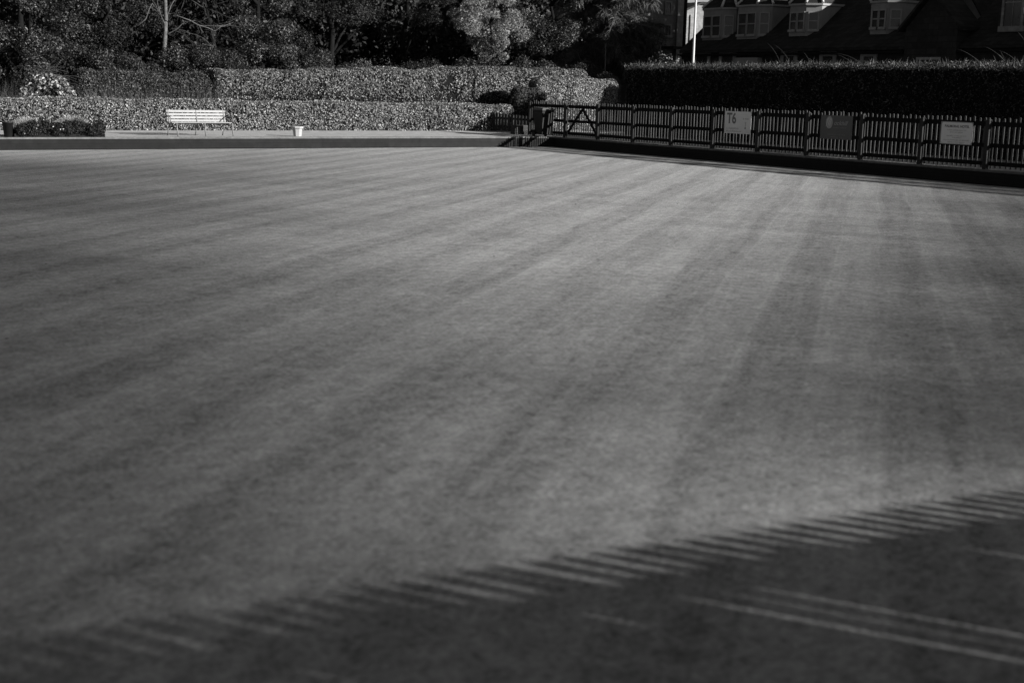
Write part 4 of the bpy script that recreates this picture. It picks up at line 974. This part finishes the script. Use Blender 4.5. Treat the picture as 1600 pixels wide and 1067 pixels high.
mb = MB(); mb.hull([(xa-1.2, YT-0.2, 11.002), (xb+0.2, YT-0.2, 11.002), (xb+0.2, YT+8.2, 11.002), (xa-1.2, YT+8.2, 11.002)], [(xa+1, YT+4, 14), (xb-2, YT+4, 14), (xb-2, YT+4.2, 14), (xa+1, YT+4.2, 14)]); mb.build('roof', M['slate'], th)
# grey gable behind the flagpole
YG = 61.0
xa, xb = aty(1074, 20, YG)[0], aty(1124, 20, YG)[0]
gh = thing('grey_house', ((xa+xb)/2, YG, ZB), 'pale grey house end with a low roof behind the flagpole', 'house')
z1_, z2_, z3_ = aty(1076, 14, YG)[2], aty(1092, 7.5, YG)[2], aty(1110, 9, YG)[2]; x2 = aty(1092, 8, YG)[0]
mb = MB(); q = [(xa-0.5, ZB), (xb+2, ZB), (xb+2, z3_), (x2+.3, z2_), (x2, z2_), (xa-0.5, z1_-0.3)]
mb.hull([(a, YG, b) for a, b in q], [(a, YG+5, b) for a, b in q]); mb.build('wall', M['ashlar'], gh)
mb = MB(); q = [(xa-0.6, z1_-0.32), (x2, z2_+0.01), (x2+.3, z2_+0.01), (xb+2.1, z3_+0.02), (xb+2.1, z3_+0.14), (x2+0.2, z2_+0.16), (xa-0.6, z1_-0.16)]
mb.hull([(a, YG-0.15, b) for a, b in q], [(a, YG+5.1, b) for a, b in q]); mb.build('roof', M['slate'], gh)
mb = MB(); xpa = aty(1077, 40, YG)[0]; mb.box(xpa, xpa+0.45, YG-0.1, YG-0.004, ZB, z1_-0.35); mb.build('quoin', M['ashlar'], gh)

tree('added_garden_tree', 'unseen dark tree added behind the terrace roof to shade the tall brick house', 'tree', (52.2, 47.0, ZB), 0.3, (52.2, 47.0, 9.5), (2.6, 2.2, 4.6), 34, 1.3, 16000, 0.3, 'ever', 601, gaps=0.0)  # hidden tree added to keep the tall house wall in shade
# flagpole
fp = atx(1083, 95, 33.6)
fl = thing('flagpole', (33.6, fp[1], ZB), 'slim white flagpole rising behind the tall black hedge', 'flagpole')
mb = MB(); mb.lathe((33.6, fp[1], ZB), [(0.0001, 0), (0.062, 0), (0.06, 0.6), (0.047, 4.0), (0.036, 8.0), (0.03, 9.0), (0.0001, 9.0)], 14); mb.build('pole', M['pole'], fl)
mb = MB(); mb.lathe((33.6, fp[1], ZB+9.002), [(0.0001, 0.0), (0.05, 0.03), (0.07, 0.07), (0.05, 0.11), (0.0001, 0.14)], 14); mb.build('finial', M['pole'], fl)
mb = MB(); mb.tube([(33.53, fp[1]-0.02, ZB+1.2), (33.55, fp[1]-0.02, ZB+8.8)], 0.004, 4); mb.build('halyard', M['rail'], fl)

# unseen airy trees added behind the photographer: they darken both sides like lens vignetting
def shade_tree(xs, ys, sl, sa, tau, d, label):
    """sl, sa: spread of its shade across and along the light; tau: density in the middle"""
    az = np.array([sin(SUN_AZ), -cos(SUN_AZ)]); c = np.array([xs+az[0]*d, ys+az[1]*d, d*math.tan(SUN_EL)]); sz = sa*math.tan(SUN_EL)
    root = thing('added_shade_tree', (c[0], c[1], ZB), label, 'tree', 'unseen airy trees added behind the photographer to shade the green')
    n = int(tau*2*pi*sl*sz*0.955/0.00084)
    lat = np.array([az[1], -az[0], 0]); g3 = rng.normal(size=(n, 3))
    P = c+lat*(g3[:, :1]*sl)+np.array([az[0], az[1], 0])*(g3[:, 1:2]*1.2)+np.array([0, 0, 1.0])*(g3[:, 2:]*sz)
    P = P[P[:, 2] > 3]; leafobj('crown', P, np.tile([0, 0, 1.0], (len(P), 1)), 0.08, M['shrub'], root, wild=1.5)
    mb = MB()
    for k in (-1.0, -0.35, 0.3, 1.0):
        q = c+lat*sl*k; mb.tube([(c[0]+0.1*k, c[1], ZB-0.2), np.array([c[0], c[1], c[2]*0.45])+lat*sl*k*0.6, q], [0.05, 0.022, 0.012], 5)
    mb.build('trunk', M['bark'], root)
    mb = MB()
    for k in range(9):
        a = rng.uniform(0, 6.28); q = c+lat*sl*1.3*cos(a)+np.array([az[0], az[1], 0])*sin(a)*1.2+np.array([0, 0, sz*rng.normal()*0.8]); b0 = c+lat*sl*rng.choice([-0.35, 0.3])*0.9-np.array([0, 0, 0.6]); mb.tube([b0, (b0+q)/2+np.array([0, 0, 0.2]), q], [0.012, 0.01, 0.006], 4)
    mb.build('limb', M['bark'], root)
for i, (xs, ys, sl, sa, tau) in enumerate(SHADES):
    shade_tree(xs, ys, sl, sa, tau, 66+7*(i % 3), 'unseen airy flat-topped tree added behind the photographer to darken the sides of the green')

# tiny fallen leaves on the green (scattered, uncountable specks)
n = 260
P = np.stack([rng.uniform(-6, 24, n), rng.uniform(4, 39, n), np.full(n, 0.012)], 1)
V, F = leaves(P, np.tile([0, 0, 2.0], (n, 1)), 0.03, 0.7, 0.5)
lv = link('fallen_leaves', npmesh('fallen_leaves', V, F, M['dry'])); tag(lv, 'tiny pale specks of fallen leaves scattered over the green', 'leaves', kind='stuff')

# ------------------------------------------------------------------ light, sky, camera
to_sun = np.array([sin(SUN_AZ)*cos(SUN_EL), -cos(SUN_AZ)*cos(SUN_EL), sin(SUN_EL)])
import mathutils
L = bpy.data.lights.new('sun', 'SUN'); L.energy = 5.0; L.angle = radians(0.53); L.color = (1.0, 0.99, 0.97)
so = bpy.data.objects.new('sun', L); COL.objects.link(so); so.location = (20, -30, 30)
so.rotation_euler = mathutils.Vector(to_sun).to_track_quat('Z', 'Y').to_euler()
W = bpy.data.worlds.new('World'); S.world = W; W.use_nodes = True
nt = W.node_tree; bg = nt.nodes['Background']; bg.inputs['Strength'].default_value = 0.05
sky = nt.nodes.new('ShaderNodeTexSky'); sky.sky_type = 'NISHITA'; sky.sun_disc = False
sky.sun_elevation = SUN_EL; sky.sun_rotation = math.atan2(to_sun[0], to_sun[1]); sky.air_density = 0.45; sky.dust_density = 0.4
bw = nt.nodes.new('ShaderNodeRGBToBW'); nt.links.new(sky.outputs[0], bw.inputs[0]); nt.links.new(bw.outputs[0], bg.inputs['Color'])

cam = bpy.data.cameras.new('camera'); co = bpy.data.objects.new('camera', cam); COL.objects.link(co); S.camera = co
R = mathutils.Matrix(((RT[0], UP[0], -FW[0]), (RT[1], UP[1], -FW[1]), (RT[2], UP[2], -FW[2])))
co.matrix_world = mathutils.Matrix.Translation((0, 0, CAM_H)) @ R.to_4x4()
cam.sensor_width = 36; cam.sensor_fit = 'HORIZONTAL'; cam.lens = F_PX*36/1600; cam.clip_start = 0.05; cam.clip_end = 6000
cam.dof.use_dof = True; cam.dof.focus_distance = 36; cam.dof.aperture_fstop = 1.5; cam.dof.aperture_blades = 9
S.render.resolution_x = 1024; S.render.resolution_y = 682
S.view_settings.view_transform = 'Standard'; S.view_settings.look = 'None'; S.view_settings.exposure = 1.24; S.view_settings.gamma = 1
S.render.engine = 'CYCLES'; S.cycles.use_denoising = True
